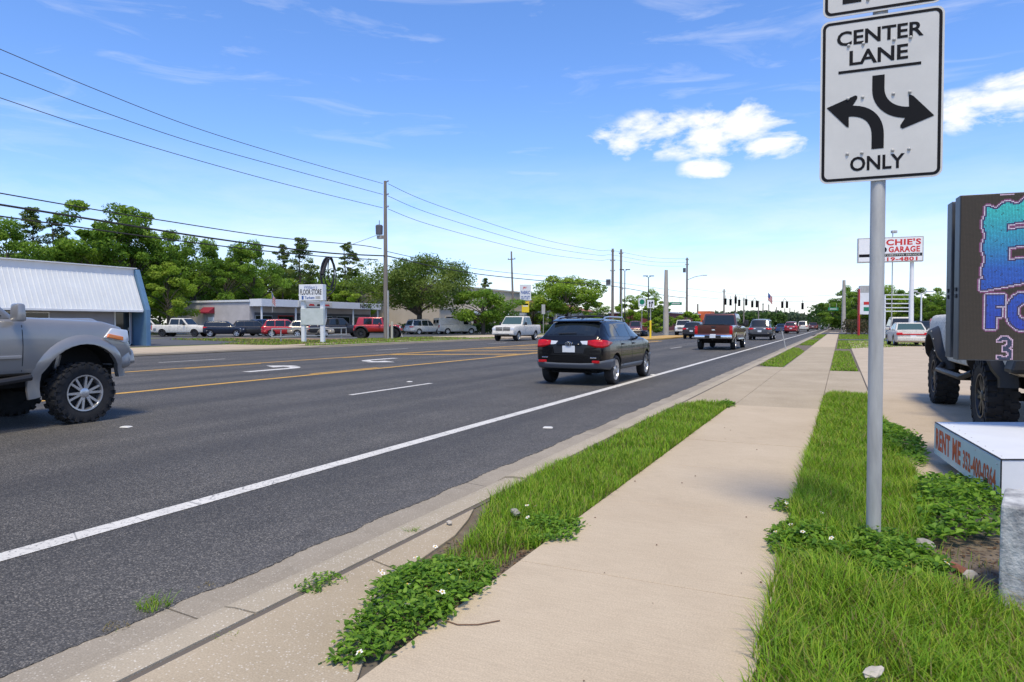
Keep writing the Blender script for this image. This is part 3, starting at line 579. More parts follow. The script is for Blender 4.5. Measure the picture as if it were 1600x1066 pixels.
# ================================================================== VEHICLES
SEC = [(0, .84), (.05, .94), (.14, .968), (.32, .99), (.5, 1.0), (.68, .995), (.82, .982), (.92, .962), (.975, .935), (1.0, .895)]
_wc = {}
def wheel_meshes(r, w_, style):
    k = (round(r, 3), round(w_, 3), style)
    if k in _wc: return _wc[k]
    mud = style == 'mud' or style == 'mud_dark'; ri = r * (.60 if mud else .68); n = 40
    t = MB(); t.lathe([(ri, -w_ / 2 + .03), (r * .80, -w_ / 2), (r * .93, -w_ * .47), (r * .985, -w_ * .38), (r, -w_ * .2), (r, w_ * .2), (r * .985, w_ * .38), (r * .93, w_ * .47), (r * .80, w_ / 2), (ri, w_ / 2 - .03), (ri - .02, w_ / 2 - .11), (.02, w_ / 2 - .11), (.02, -w_ / 2 + .05), (ri, -w_ / 2 + .05)], axis='x', n=n, closed=True)
    if mud:
        for q in range(22):
            a = 2 * math.pi * q / 22
            for sx, da in ((-1, 0), (1, .14), (-.36, .07), (.36, .21)):
                aa = a + da; rr = r * 1.0; c = (sx * w_ * .33, rr * math.cos(aa), rr * math.sin(aa)); tb = MB()
                tb.box((0, 0, 0), (w_ * (.30 if abs(sx) == 1 else .2), r * .15, r * .07)); ca, sa = math.sin(aa), math.cos(aa)
                t.add([(c[0] + x, c[1] + y * (-ca) + z * sa, c[2] + y * sa + z * ca) for x, y, z in tb.v], tb.f)
            for sx in (-1, 1):
                c = (sx * w_ * .48, r * .90 * math.cos(a), r * .90 * math.sin(a)); ca, sa = math.sin(a), math.cos(a); tb = MB(); tb.box((0, 0, 0), (.022, r * .12, r * .16))
                t.add([(c[0] + x, c[1] + y * (-ca) + z * sa, c[2] + y * sa + z * ca) for x, y, z in tb.v], tb.f)
    tm = t.mesh('tyre', smooth=35); tm.materials.append(MATS['tyre'])
    g = MB(); xo = w_ / 2 - .03
    g.lathe([(ri + .002, xo), (ri + .004, xo + .012), (ri - .015, xo + .010), (ri - .03, xo - .03), (ri - .03, xo - .075), (ri, xo - .075)], axis='x', n=n, closed=True)
    ns = 6 if mud else 5
    for q in range(ns):
        a = 2 * math.pi * q / ns + .3
        for off in ((-.17, .17) if not mud else (-.20, .20)):
            aa = a + off * .6; a2 = a + off
            def pt(rad, an, x): return (x, rad * math.cos(an), rad * math.sin(an))
            h0, h1 = (.018, .015) if mud else (.034, .030); r0, r1 = ri * .16, ri - .02
            vs = []
            for rad, an, hw, x1 in ((r0, aa, h0, xo - .012), (r1, a2, h1, xo - .006)):
                for s_ in (-1, 1):
                    for x in (x1 - .035, x1): vs.append((x, rad * math.cos(an) - s_ * hw * math.sin(an) * ri / .25, rad * math.sin(an) + s_ * hw * math.cos(an) * ri / .25))
            g.add(vs, [(0, 1, 3, 2), (4, 6, 7, 5), (0, 4, 5, 1), (2, 3, 7, 6), (1, 5, 7, 3), (0, 2, 6, 4)])
    g.lathe([(.07, xo - .06), (.07, xo - .008), (.05, xo), (.001, xo)], axis='x', n=16)
    gm = g.mesh('rim', smooth=30); gm.materials.append(MATS['rim_dark' if style in ('dark', 'mud_dark') else 'rim'])
    _wc[k] = (tm, gm); return _wc[k]
def cut(mesh, cutter, cm='under'):
    a = bpy.data.objects.new('a', mesh); COL.objects.link(a); cme_ = cutter.mesh('cutter'); cme_.materials.append(MATS[cm]); c = bpy.data.objects.new('c', cme_); COL.objects.link(c)
    md = a.modifiers.new('b', 'BOOLEAN'); md.operation = 'DIFFERENCE'; md.solver = 'EXACT'; md.object = c; md.material_mode = 'TRANSFER'
    dg = bpy.context.evaluated_depsgraph_get(); out = bpy.data.meshes.new_from_object(a.evaluated_get(dg))
    bpy.data.objects.remove(a); bpy.data.objects.remove(c); out.shade_smooth(); out.set_sharp_from_angle(angle=R(32)); return out
BASE = {
 'suv': dict(W=1.86, H=1.70, wb=2.72, fo=.92, ro=.98, r=.36, tw=.24, gc=.26, belt=1.05, hoodr=1.06, hoodf=.93, cowl=1.02, rf=.25, rr=-1.85, rb=-2.22),
 'pickup': dict(W=1.98, H=1.93, wb=3.6, fo=.95, ro=1.22, r=.39, tw=.27, gc=.42, belt=1.22, hoodr=1.20, hoodf=1.08, cowl=1.12, rf=.42, rr=-.95, rb=-1.12, bed=1.22),
 'sedan': dict(W=1.82, H=1.42, wb=2.78, fo=1.0, ro=1.12, r=.33, tw=.22, gc=.22, belt=.93, hoodr=.94, hoodf=.78, cowl=.85, rf=.05, rr=-1.05, rb=-1.75, deck=.95),
 'van': dict(W=2.0, H=2.1, wb=3.5, fo=.80, ro=1.25, r=.37, tw=.24, gc=.32, belt=1.18, hoodr=1.18, hoodf=1.02, cowl=1.68, rf=1.05, rr=-2.92, rb=-2.98),
}
def car(name, label, kind, pm, loc, rz=0.0, cat='car', group=None, near=0, sc_=1.0, rim='alloy', glass='glass', panes=None, lamps=True, extra=None, rails=False, chrome_bumper=False, lower=None, **kw):
    s = dict(BASE[kind]); s.update(kw); W, H, wb, r = s['W'], s['H'], s['wb'], s['r']; hw = W / 2
    F, B = wb / 2 + s['fo'], -(wb / 2 + s['ro']); gc, belt = s['gc'], s['belt']; pk = kind == 'pickup'; tall = kind in ('suv', 'van')
    t = thing(name, label, cat, loc, rz, group); t.scale = (sc_,) * 3
    deck = s.get('bed', s.get('deck', belt))
    # lower body
    if pk or kind == 'sedan':
        rt = B if pk else B + .10
        top = [(B, deck - (.03 if pk else .22)), (B + .03, deck - .005), (B + .10, deck), (s['rb'] - .02, deck if pk else deck + .01), (s['rb'] + .12, belt), (s['cowl'], s['hoodr']), (F - .45, s['hoodf'] + .05), (F - .16, s['hoodf'] - .03), (F - .05, s['hoodf'] - .16), (F, s['hoodf'] - .34)]
    else:
        top = [(B, belt - .14), (B + .04, belt - .03), (B + .12, belt), (s['cowl'], s['hoodr']), (F - .40, s['hoodf'] + .05), (F - .14, s['hoodf'] - .03), (F - .05, s['hoodf'] - .15), (F, s['hoodf'] - .32)]
    bot = [(B, gc + .20), (B + .06, gc + .10), (B + .25, gc + .02), (B + .6, gc), (F - .5, gc), (F - .15, gc + .04), (F, gc + .14)]
    fr = .90 if pk or kind == 'van' else .76
    plan = [(B, .90 if pk else .84), (B + .05, .955), (B + .15, .985), (B + .5, 1), (F - .7, 1), (F - .3, .965), (F - .1, (fr + 1) / 2 - .02), (F, fr)]
    fT = lambda y: float(np.interp(y, *zip(*top))); fB = lambda y: float(np.interp(y, *zip(*bot))); fP = lambda y: hw * float(np.interp(y, *zip(*plan)))
    def sx(y, z):
        zb, zt = fB(y), fT(y); return fP(y) * float(np.interp((z - zb) / (zt - zb), *zip(*SEC)))
    ys_ = sorted(set([round(q[0], 3) for q in top + bot + plan] + [round(B + (F - B) * k / 24, 3) for k in range(25)]))
    rings = []
    for y in ys_:
        zb, zt, w_ = fB(y), fT(y), fP(y); h = zt - zb; cr = .035 * min(1, h)
        half = [(w_ * k, zb + h * q) for q, k in SEC] + [(w_ * .62, zt + cr * .7), (w_ * .3, zt + cr)]
        ring = [(x, y, z) for x, z in half] + [(0, y, zt + cr * 1.05)] + [(-x, y, z) for x, z in half[::-1]]
        rings.append(ring)
    me = MB().loft(rings).mesh('body'); me.materials.append(MATS[pm])
    wr = s.get('arch', r * 1.16); cu = MB(); az = s.get('archz', r)
    for ya in (wb / 2, -wb / 2):
        for sg in (-1, 1): cu.lathe([(wr, sg * (hw - s['tw'] - .10)), (wr, sg * (hw + .3))], (0, ya, az), 'x', 28)
    if pk: cu.box((0, (B + .08 + s['rb'] - .12) / 2, deck + .1), (W - .26, (s['rb'] - .12) - (B + .08), 1.1 - 0))
    if pk: cu.v[-8:] = [(x, y, max(z, deck - .48)) for x, y, z in cu.v[-8:]]
    body = obj('body', cut(me, cu), None, t)
    MB().box((0, 0, (gc + r) / 2 + .08), (W * .62, (F - B) * .86, .22)).build('chassis', 'under', t)
    MB().tube([(-hw + .2, wb / 2, r), (hw - .2, wb / 2, r)], .05, 8).build('axle', 'under', t); MB().tube([(-hw + .2, -wb / 2, r), (hw - .2, -wb / 2, r)], .06, 8).build('axle', 'under', t)
    # cabin
    z0, z1 = belt - .04, H; yA, yB, yC, yD = s['cowl'], s['rf'], s['rr'], s['rb']; wbot, wtop = hw * .945, hw * s.get('ktop', .74 if not pk and kind != 'van' else .80)
    if kind == 'van': wtop = hw * .86
    cab = MB(); cab.add([(-wbot, yA, z0), (wbot, yA, z0), (wbot, yD, z0), (-wbot, yD, z0), (-wtop, yB, z1), (wtop, yB, z1), (wtop, yC, z1), (-wtop, yC, z1)], [(3, 2, 1, 0), (4, 5, 6, 7), (0, 1, 5, 4), (1, 2, 6, 5), (2, 3, 7, 6), (3, 0, 4, 7)])
    cab.build('cabin', pm, t, smooth=40, bevel=.085 if tall else .075, seg=4)
    lp = lambda a, c, q: a + (c - a) * q
    N = Vector((z1 - z0, 0, wbot - wtop)).normalized()
    def side_pane(e0, e1, sg, tb=.13, tt=.86, m=glass, pname='window'):
        pts = []
        for e, q in ((e0, tb), (e1, tb), (e1, tt), (e0, tt)):
            y = lp(yA, yB, q) - s.get('offA', .16) if e == 'A' else (lp(yD, yC, q) + s.get('offD', .14) if e == 'D' else e)
            y = min(y, lp(yA, yB, q) - .12)
            pts.append(Vector((sg * lp(wbot, wtop, q), y, lp(z0, z1, q))))
        n = Vector((sg * N.x, 0, N.z)); mb = MB(); mb.slab([p + n * .001 for p in pts], n * .006); return mb.build(pname, m, t)
    if panes is None:
        mid = lp(yA, yD, .5); panes = {'suv': [('A', -.12), (-.20, -1.12), (-1.20, 'D')], 'pickup': [('A', .02), (-.06, 'D')], 'sedan': [('A', -.28), (-.36, 'D')], 'van': [('A', .62)]}[kind]
    for e0, e1 in panes:
        for sg in (-1, 1): side_pane(e0, e1, sg)
    def end_pane(ya, yb, kx, tb, tt, pname, out):
        n = Vector((0, (z1 - z0) * out, abs(ya - yb) if abs(ya - yb) > .001 else .001)).normalized(); pts = []
        for sgn, q in ((-1, tb), (1, tb), (1, tt), (-1, tt)): pts.append(Vector((sgn * kx * lp(wbot, wtop, q) - sgn * .03, lp(ya, yb, q), lp(z0, z1, q))) + n * .001)
        mb = MB(); mb.slab(pts, n * .007); return mb.build(pname, glass, t)
    end_pane(yA, yB, .93, .12, .90, 'windshield', 1)
    if kind != 'van': end_pane(yD, yC, .92, .16 if tall else .14, .86, 'rear_window', -1)
    else:
        for sgn in (-1, 1):
            mb = MB(); mb.slab([(sgn * .12, yD - .004, 1.45), (sgn * .78, yD - .003, 1.45), (sgn * .74, yD + .022, 1.85), (sgn * .12, yD + .022, 1.85)], (0, -.012, 0)); mb.build('rear_window', glass, t)
    # wheels
    tm, gm = wheel_meshes(r, s['tw'], rim)
    for ya in (wb / 2, -wb / 2):
        for sg in (-1, 1):
            o = obj('wheel', tm, None, t, (sg * (hw - s['tw'] / 2 - s.get('inset', .02)), ya, r)); o.rotation_euler = (random.uniform(0, 1), 0, 0 if sg > 0 else math.pi)
            obj('rim', gm, None, o)
    # lamps, bumpers, plate, mirrors
    hz = s['hoodf'] - (.20 if pk or kind == 'van' else .17)
    for sg in (-1, 1):
        xw = fP(F - .12)
        if lamps: MB().box((sg * (xw - .20), F - .12, hz), (.38, .22, .17 if not pk else .22), 0, .9).build('headlight', 'lamp_clear', t, smooth=40, bevel=.03)
        if not s.get('no_tail'):
            if pk: MB().box((sg * (hw * .955 - .075), B + .03, deck - .28), (.16, .10, .44), 0, .95).build('taillight', 'tail_red', t, smooth=40, bevel=.02)
            elif kind == 'van': MB().box((sg * (hw * .93 - .06), B + .05, 1.0), (.15, .10, .36)).build('taillight', 'tail_red', t, bevel=.02)
            else: MB().box((sg * (hw * .90 - .10), B + .11, belt - .17), (.34, .20, .17)).build('taillight', 'tail_red', t, smooth=40, bevel=.03)
        mz = belt + .10
        MB().box((sg * (hw + .10), s['cowl'] - .42 + s.get('mirror_dy', 0), mz), (.22, .12, .17 if not pk else .24), 0, .85).build('mirror', pm if not pk or 'mirror_dy' in s else 'black_plastic', t, smooth=40, bevel=.035)
        MB().box((sg * (hw - .02), s['cowl'] - .42, mz - .06), (.1, .05, .05)).build('mirror_arm', 'black_plastic', t)
    gw = fP(F) * 1.35
    MB().box((0, F - .055, hz - .01), (gw, .13, .20 if not pk else .30)).build('grille', 'black_plastic', t, smooth=40, bevel=.025)
    if pk:
        for q in range(2): MB().box((0, F + .012, hz - .08 + q * .14), (gw * .98, .02, .035)).build('grille_bar', 'chrome' if chrome_bumper else pm, t, bevel=.006)
    bm_ = 'chrome' if chrome_bumper else (lower or pm)
    MB().box((0, F - .05, gc + .20), (fP(F) * 2.06, .26, .24), 0, .94).build('front_bumper', bm_, t, smooth=40, bevel=.06, seg=3)
    MB().box((0, B - .02 if pk else B + .07, gc + (.24 if pk else .22)), (W * .94, .26, .20 if pk else .26), 0, .97).build('rear_bumper', bm_, t, smooth=40, bevel=.05, seg=3)
    if near >= 0: MB().box((0, B - .16 if pk else B - .012, gc + .24 if pk else belt - .32), (.31, .012, .16)).build('licence_plate', 'plate', t, bevel=.004)
    if pk and not s.get('no_tail'): MB().box((0, B - .006, deck - .10), (.24, .02, .07)).build('tailgate_handle', 'black_plastic', t, bevel=.01)
    if near >= 1:
        seams = s.get('seams', {'suv': (.98, -.10, -1.0), 'pickup': (1.0, -.02, -1.0), 'sedan': (.85, -.35), 'van': (1.6, .55)}[kind])
        for sg in (-1, 1):
            for y in seams:
                mb = MB(); pr = []
                for k in range(9):
                    z = lp(fB(y) + .06, fT(y) - .02, k / 8); pr.append((sg * (sx(y, z) + .002), z))
                vs = [];
                for x, z in pr: vs += [(x, y - .005, z), (x, y + .005, z)]
                mb.add(vs, [(2 * k, 2 * k + 1, 2 * k + 3, 2 * k + 2) for k in range(8)]); mb.build('door_seam', 'seam', t)
            for y in seams[1:]:
                MB().box((sg * (sx(y + .22, belt - .15) + .018), y + .18, belt - .15), (.035, .2, .035)).build('door_handle', s.get('handle', pm), t, bevel=.01)
    if rails:
        for sg in (-1, 1): MB().tube([(sg * (wtop - .05), yB - .15, H - .02), (sg * (wtop - .04), yB - .30, H + .045), (sg * (wtop - .04), yC + .3, H + .045), (sg * (wtop - .05), yC + .12, H - .02)], .02, 8).build('roof_rail', 'rim' if rails == 1 else 'black_plastic', t, smooth=40)
    info = dict(t=t, F=F, B=B, hw=hw, sx=sx, fT=fT, fB=fB, fP=fP, s=s, wbot=wbot, wtop=wtop, z0=z0, z1=z1, deck=deck, pm=pm)
    return info
def flares(c, m, wd=.10, th=.05, a0=.05, a1=math.pi - .05):
    s = c['s']; rr = s.get('arch', s['r'] * 1.16); az = s.get('archz', s['r'])
    for ya in (s['wb'] / 2, -s['wb'] / 2):
        for sg in (-1, 1):
            mb = MB(); rings = []
            for k in range(19):
                a = lerp_(a0, a1, k / 18); ring = []
                for q, off in ((rr - .005, th * .2), (rr - .005, th), (rr + wd * .5, th * .95), (rr + wd, .002), (rr + wd, -.04), (rr, -.05)):
                    y, z = ya + q * math.cos(a), az + q * math.sin(a); zz = min(max(z, c['fB'](y) + .02), c['fT'](y) - .02)
                    ring.append((sg * (c['sx'](min(max(y, c['B'] + .05), c['F'] - .05), zz) + off), y, z))
                rings.append(ring)
            mb.loft(rings); mb.build('wheel_flare', m, c['t'], smooth=45)
def lerp_(a, c, q): return a + (c - a) * q
def tyre_at(px, py, sx_, axle, hw, z=0.0, inset=.12):         # thing's centre when its right/left tyre on an axle touches that pixel (heading +Y)
    p = G(px, py, z); return Vector((p.x - sx_ * (hw - inset), p.y - axle, z))
# ---- smooth one-piece shells for the crossovers
from mathutils.bvhtree import BVHTree
def shell_car(name, label, pm, loc, rz=0.0, cat='suv', group=None, near=1, sc_=1.0, rim='alloy', glass='glass', cladding=None, rails=0, plate=True, seams=(1.02, -.08, -1.02), lamps='box', handle=None, **kw):
    s = dict(W=1.86, H=1.70, wb=2.72, fo=.92, ro=.98, r=.36, tw=.23, gc=.27, belt=1.06, hoodr=1.06, hoodf=.93, cowl=1.05, rf=.28, rr=-1.80, rb=-2.20); s.update(kw)
    W, H, wb, r = s['W'], s['H'], s['wb'], s['r']; hw = W / 2; F, B = wb / 2 + s['fo'], -(wb / 2 + s['ro']); gc, belt = s['gc'], s['belt']
    t = thing(name, label, cat, loc, rz, group); t.scale = (sc_,) * 3
    top = [(B, belt - .16), (B + .05, belt - .05), (B + .14, belt + .01), (0, belt - .02), (s['cowl'], s['hoodr']), (F - .45, s['hoodf'] + .04), (F - .15, s['hoodf'] - .05), (F - .04, s['hoodf'] - .16), (F, s['hoodf'] - .30)]
    roof = [(B, belt - .16), (s['rb'] - .01, belt), (s['rb'] + .03, belt + .06), (s['rr'], H - .05), (s['rr'] + .25, H - .015), (-.6, H + .015), (s['rf'], H - .015), (s['rf'] + .10, H - .05), (s['cowl'], s['hoodr']), (F, 0)]
    bot = [(B, gc + .24), (B + .06, gc + .12), (B + .25, gc + .03), (B + .6, gc), (F - .5, gc), (F - .15, gc + .03), (F, gc + .14)]
    plan = [(B, .80), (B + .05, .885), (B + .14, .94), (B + .35, .985), (B + .8, 1), (F - .9, 1), (F - .45, .975), (F - .18, .90), (F - .05, .80), (F, .70)]
    I = lambda tb, y: float(np.interp(y, *zip(*tb)))
    ysx = sorted(set([round(B + d, 3) for d in (0, .04, .10, .2, .36, .6)] + [round(F - d, 3) for d in (0, .05, .12, .25, .45, .7, 1.0)] + [s['cowl'], s['cowl'] - .12, s['rf'] + .25, s['rf'], s['rf'] - .15, -.6, -1.1, s['rr'] + .25, s['rr'], (s['rr'] + s['rb']) / 2, s['rb'] + .03] + [(s['cowl'] + s['rf']) / 2]))
    rings = []
    for y in ysx:
        zb, zt, w_ = I(bot, y), I(top, y), hw * I(plan, y); zr = max(I(roof, y), zt); h = zt - zb; g = min(1, (zr - zt) / .40); k = min(1, (zr - zt) / .25)
        wr = lerp0(.80 * w_, s.get('ktop', .72) * hw, g); cr = .03 * (1 - g)
        half = [(.78 * w_, zb), (.92 * w_, zb + .05), (.975 * w_, zb + .20 * h), (1.0 * w_, zb + .48 * h), (.992 * w_, zb + .72 * h), (.965 * w_, zb + .92 * h), (.935 * w_, zt - .01), (.915 * w_, zt + .015 * k), (lerp0(.895 * w_, wr + .02, .5), lerp0(zt + cr * .5, zr - .05, .5)), (wr + .012, zr - .075 * k + cr), (wr - .05, zr - .02 * k + cr), (wr * .5, zr + .02 + cr)]
        rings.append([(0, y, zb)] + [(x, y, z) for x, z in half] + [(0, y, zr + .028 + cr)] + [(-x, y, z) for x, z in half[::-1]])
    mb = MB(); mb.loft(rings); me0 = mb.mesh('body'); o0 = bpy.data.objects.new('tmp', me0); COL.objects.link(o0); md = o0.modifiers.new('s', 'SUBSURF'); md.levels = 2; md.render_levels = 2
    dg = bpy.context.evaluated_depsgraph_get(); me1 = bpy.data.meshes.new_from_object(o0.evaluated_get(dg)); bpy.data.objects.remove(o0); me1.materials.append(MATS[pm])
    bv = BVHTree.FromPolygons([v.co.copy() for v in me1.vertices], [tuple(p.vertices) for p in me1.polygons])
    cu = MB(); wr_ = r * 1.15
    for ya in (wb / 2, -wb / 2):
        for sg in (-1, 1): cu.lathe([(wr_, sg * (hw - s['tw'] - .12)), (wr_, sg * (hw + .3))], (0, ya, r), 'x', 32)
    obj('body', cut(me1, cu), None, t)
    MB().box((0, 0, (gc + r) / 2 + .06), (W * .62, (F - B) * .84, .2)).build('chassis', 'under', t)
    def near_(p, off):
        q, n, _, _ = bv.find_nearest(Vector(p)); return q + n * off
    def patch(A, C, rows, off, m, pname, th=0.0):
        n = len(A); vs = [near_(Vector(A[i]).lerp(Vector(C[i]), j / rows), off) for j in range(rows + 1) for i in range(n)]
        q = MB(); q.add(vs, [(j * n + i, j * n + i + 1, (j + 1) * n + i + 1, (j + 1) * n + i) for j in range(rows) for i in range(n - 1)])
        if th: 
            m2 = q.mesh(pname, smooth=40); o_ = obj(pname, m2, m, t); sd_ = o_.modifiers.new('thick', 'SOLIDIFY'); sd_.thickness = th; sd_.offset = 0; return o_
        return q.build(pname, m, t, smooth=50)
    zR = lambda y: I(roof, y); zT = lambda y: I(top, y)
    ktop = s.get('ktop', .72)
    def xs_(y, z): q = max(0, min(1, (z - belt) / (H - belt))); return lerp0(.92 * hw, ktop * hw, q)
    wins = s.get('wins', [(s['cowl'] - .22, -.02), (-.10, -.98), (-1.06, s['rr'] - .06)])
    for y0, y1 in wins:
        for sg in (-1, 1):
            A, C = [], []
            for k in range(9):
                y = lerp0(y0, y1, k / 8); zb_ = zT(y) + .045; zt_ = max(zb_ + .015, min(zR(y) - .085, H - .10) - (.10 if k == 8 and y1 < -1.2 else 0)); A.append((sg * xs_(y, zt_), y, zt_)); C.append((sg * xs_(y, zb_), y, zb_))
            patch(A, C, 5, .004, glass, 'window')
    A, C = [], []
    for k in range(11):
        u = lerp0(-1, 1, k / 10); A.append((u * ktop * hw * .92, s['rf'] + .10 + .03 * (1 - u * u), H - .05)); C.append((u * .86 * hw, s['cowl'] - .06 + .05 * (1 - u * u), s['hoodr'] + .05))
    patch(A, C, 6, .004, glass, 'windshield')
    A, C = [], []
    for k in range(11):
        u = lerp0(-1, 1, k / 10); A.append((u * ktop * hw * .90, s['rr'] - .02, H - .10)); C.append((u * .80 * hw, s['rb'] + .0, belt + .07))
    patch(A, C, 6, .004, glass, 'rear_window')
    for sg in (-1, 1):
        for y in seams:
            zz = np.linspace(gc + .12, zT(y) + .01, 9); patch([(sg * hw, y - .006, z) for z in zz], [(sg * hw, y + .006, z) for z in zz], 1, .0025, 'seam', 'door_seam')
        for y in seams[1:]: p = near_((sg * hw, y + .17, belt - .14), .016); MB().box(tuple(p), (.035, .19, .036)).build('door_handle', handle or pm, t, smooth=40, bevel=.012)
        MB().box((sg * (hw + .09), s['cowl'] - .42, belt + .09), (.21, .13, .16), 0, .85).build('mirror', pm, t, smooth=40, bevel=.04, seg=3); MB().box((sg * (hw - .03), s['cowl'] - .42, belt + .03), (.12, .05, .05)).build('mirror_arm', 'black_plastic', t)
        patch([(sg * .9 * hw, F - .50, s['hoodf'] - .04), (sg * .80 * hw, F - .18, s['hoodf'] - .08), (sg * .5 * hw, F, s['hoodf'] - .12)], [(sg * .95 * hw, F - .40, s['hoodf'] - .14), (sg * .82 * hw, F - .14, s['hoodf'] - .22), (sg * .5 * hw, F, s['hoodf'] - .2)], 3, .008, 'lamp_clear', 'headlight')
        zl0, zl1 = s.get('lz', (belt - .19, belt - .0)); xi, yw = s.get('lx', .50), s.get('lw', .48)
        A = [(sg * xi * hw, B, zl1 - .02), (sg * (xi + .2) * hw, B, zl1 + .01), (sg * .88 * hw, B + .05, zl1 + .01), (sg * .97 * hw, B + .20, zl1 - .01), (sg * .97 * hw, B + yw, lerp0(zl0, zl1, .62))]
        C = [(sg * xi * hw, B, zl0 + .07), (sg * (xi + .2) * hw, B, zl0 + .01), (sg * .88 * hw, B + .05, zl0), (sg * .98 * hw, B + .20, zl0 + .03), (sg * .97 * hw, B + yw, lerp0(zl0, zl1, .5))]
        patch(A, C, 4, .012, 'tail_red', 'taillight', .02); patch([(sg * (xi - .20) * hw, B, zl1 - .035), (sg * (xi - .005) * hw, B, zl1 - .02)], [(sg * (xi - .14) * hw, B, zl0 + .085), (sg * (xi - .005) * hw, B, zl0 + .075)], 2, .010, 'lamp_clear', 'reverse_lamp')
    bz = s.get('bz', (gc + .10, gc + .30))
    path = [(-1.0, .62), (-1.0, .36), (-.96, .16), (-.84, .04), (-.6, 0), (-.3, 0), (0, 0), (.3, 0), (.6, 0), (.84, .04), (.96, .16), (1.0, .36), (1.0, .62)]
    up_ = [0.10, .09, .08, .06, .01, 0, 0, 0, .01, .06, .08, .09, .10]
    patch([(x * hw, B + d, bz[1] + u) for (x, d), u in zip(path, up_)], [(x * hw * .97, B + d + .02, bz[0]) for x, d in path], 4, .016, cladding or pm, 'rear_bumper', .02)
    patch([(x * hw * .95, F - d * 1.1, gc + .36) for x, d in path], [(x * hw * .9, F - d * 1.1, gc + .14) for x, d in path], 4, .012, cladding or pm, 'front_bumper', .02)
    if cladding:
        for sg in (-1, 1): patch([(sg * hw, y, gc + .17) for y in np.linspace(-wb / 2 + .42, wb / 2 - .42, 9)], [(sg * hw * .95, y, gc + .02) for y in np.linspace(-wb / 2 + .42, wb / 2 - .42, 9)], 2, .012, cladding, 'sill_trim', .016)
    patch([(x * .42 * hw, F, s['hoodf'] - .13) for x in (-1, -.5, 0, .5, 1)], [(x * .36 * hw, F, s['hoodf'] - .24) for x in (-1, -.5, 0, .5, 1)], 2, .006, 'black_plastic', 'grille')
    if plate: q = near_((0, B, s.get('pz', belt - .30)), .012); MB().box(tuple(q), (.31, .012, .155)).build('licence_plate', 'plate', t, bevel=.004)
    tm, gm = wheel_meshes(r, s['tw'], rim)
    for ya in (wb / 2, -wb / 2):
        MB().tube([(-hw + .2, ya, r), (hw - .2, ya, r)], .05, 8).build('axle', 'under', t)
        for sg in (-1, 1):
            o_ = obj('wheel', tm, None, t, (sg * (hw - s['tw'] / 2 - .015), ya, r)); o_.rotation_euler = (random.uniform(0, 1), 0, 0 if sg > 0 else math.pi); obj('rim', gm, None, o_)
    if rails:
        for sg in (-1, 1):
            xr = ktop * hw - .05; MB().tube([(sg * xr, s['rf'] - .05, H - .03), (sg * xr, s['rf'] - .22, H + .055), (sg * xr, -1.1, H + .06), (sg * xr, s['rr'] + .30, H + .045), (sg * xr, s['rr'] + .12, H - .03)], .022, 8).build('roof_rail', 'rim' if rails == 1 else 'black_plastic', t, smooth=40)
    return dict(t=t, F=F, B=B, hw=hw, s=s, near=near_, patch=patch)
def lerp0(a, c, q): return a + (c - a) * q
# --- black suv in the near lane
RV = dict(W=1.84, H=1.555, wb=2.80, fo=.84, ro=.84, r=.355, tw=.22, gc=.29, belt=1.10, hoodr=1.08, hoodf=.95, cowl=1.15, rf=.28, rr=-1.66, rb=-2.14, ktop=.70, lz=(.89, 1.09), lx=.50, lw=.50, pz=.86, bz=(.36, .53))
loc = tyre_at(957, 600.5, 1, -1.40, .92)
c = shell_car('suv', 'black suv with roof rails and large red tail lamps in the near lane', 'paint_black', loc, 0, 'suv', cladding='grey_plastic', rails=1, **RV)
t = c['t']; B, hw, N_ = c['B'], c['hw'], c['near']
for y in (-.1, -1.0): MB().tube([(-.60, y, 1.615), (0, y, 1.65), (.60, y, 1.615)], .018, 8).build('cross_bar', 'black_plastic', t, smooth=40)
MB().add([(-.62, -1.50, 1.535), (.62, -1.50, 1.535), (.60, -1.80, 1.495), (-.60, -1.80, 1.495), (-.62, -1.50, 1.57), (.62, -1.50, 1.57), (.60, -1.80, 1.515), (-.60, -1.80, 1.515)], [(3, 2, 1, 0), (4, 5, 6, 7), (0, 1, 5, 4), (1, 2, 6, 5), (2, 3, 7, 6), (3, 0, 4, 7)]).build('spoiler', 'paint_black', t, smooth=40, bevel=.012)
c['patch']([(x, B, .985) for x in np.linspace(-.30, .30, 7)], [(x, B, .94) for x in np.linspace(-.30, .30, 7)], 1, .014, 'paint_black', 'garnish', .02)
q = N_((0, B, .975), .03)
MB().tube([(q.x + .08 * math.cos(a), q.y, q.z + .052 * math.sin(a)) for a in np.linspace(0, 6.283, 17)], .009, 6, False).build('emblem_ring', 'chrome', t); MB().tube([(q.x + .03 * math.cos(a), q.y - .003, q.z + .048 * math.sin(a)) for a in np.linspace(0, 6.283, 13)], .007, 6, False).build('emblem_loop', 'chrome', t); MB().tube([(q.x + .06 * math.cos(a), q.y - .003, q.z + .022 + .022 * math.sin(a)) for a in np.linspace(0, 6.283, 13)], .006, 6, False).build('emblem_loop', 'chrome', t)
for x in (-.60, .60): q = N_((x, B, .66), .012); MB().box(tuple(q), (.15, .02, .032)).build('badge', 'chrome', t, bevel=.005)
for sg in (-1, 1): q = N_((sg * .66, B, .57), .02); MB().box(tuple(q), (.20, .03, .06), sg * -.25).build('bumper_reflector', 'tail_red', t, bevel=.01)
c['patch']([(x, B, .735) for x in np.linspace(-.46, .46, 7)], [(x, B, .725) for x in np.linspace(-.46, .46, 7)], 1, .003, 'seam', 'tailgate_seam'); c['patch']([(x, B, .93) for x in np.linspace(-.40, .40, 7)], [(x, B, .76) for x in np.linspace(-.36, .36, 7)], 2, .003, pmat('plate_recess', (.012, .012, .014), .35), 'plate_recess')
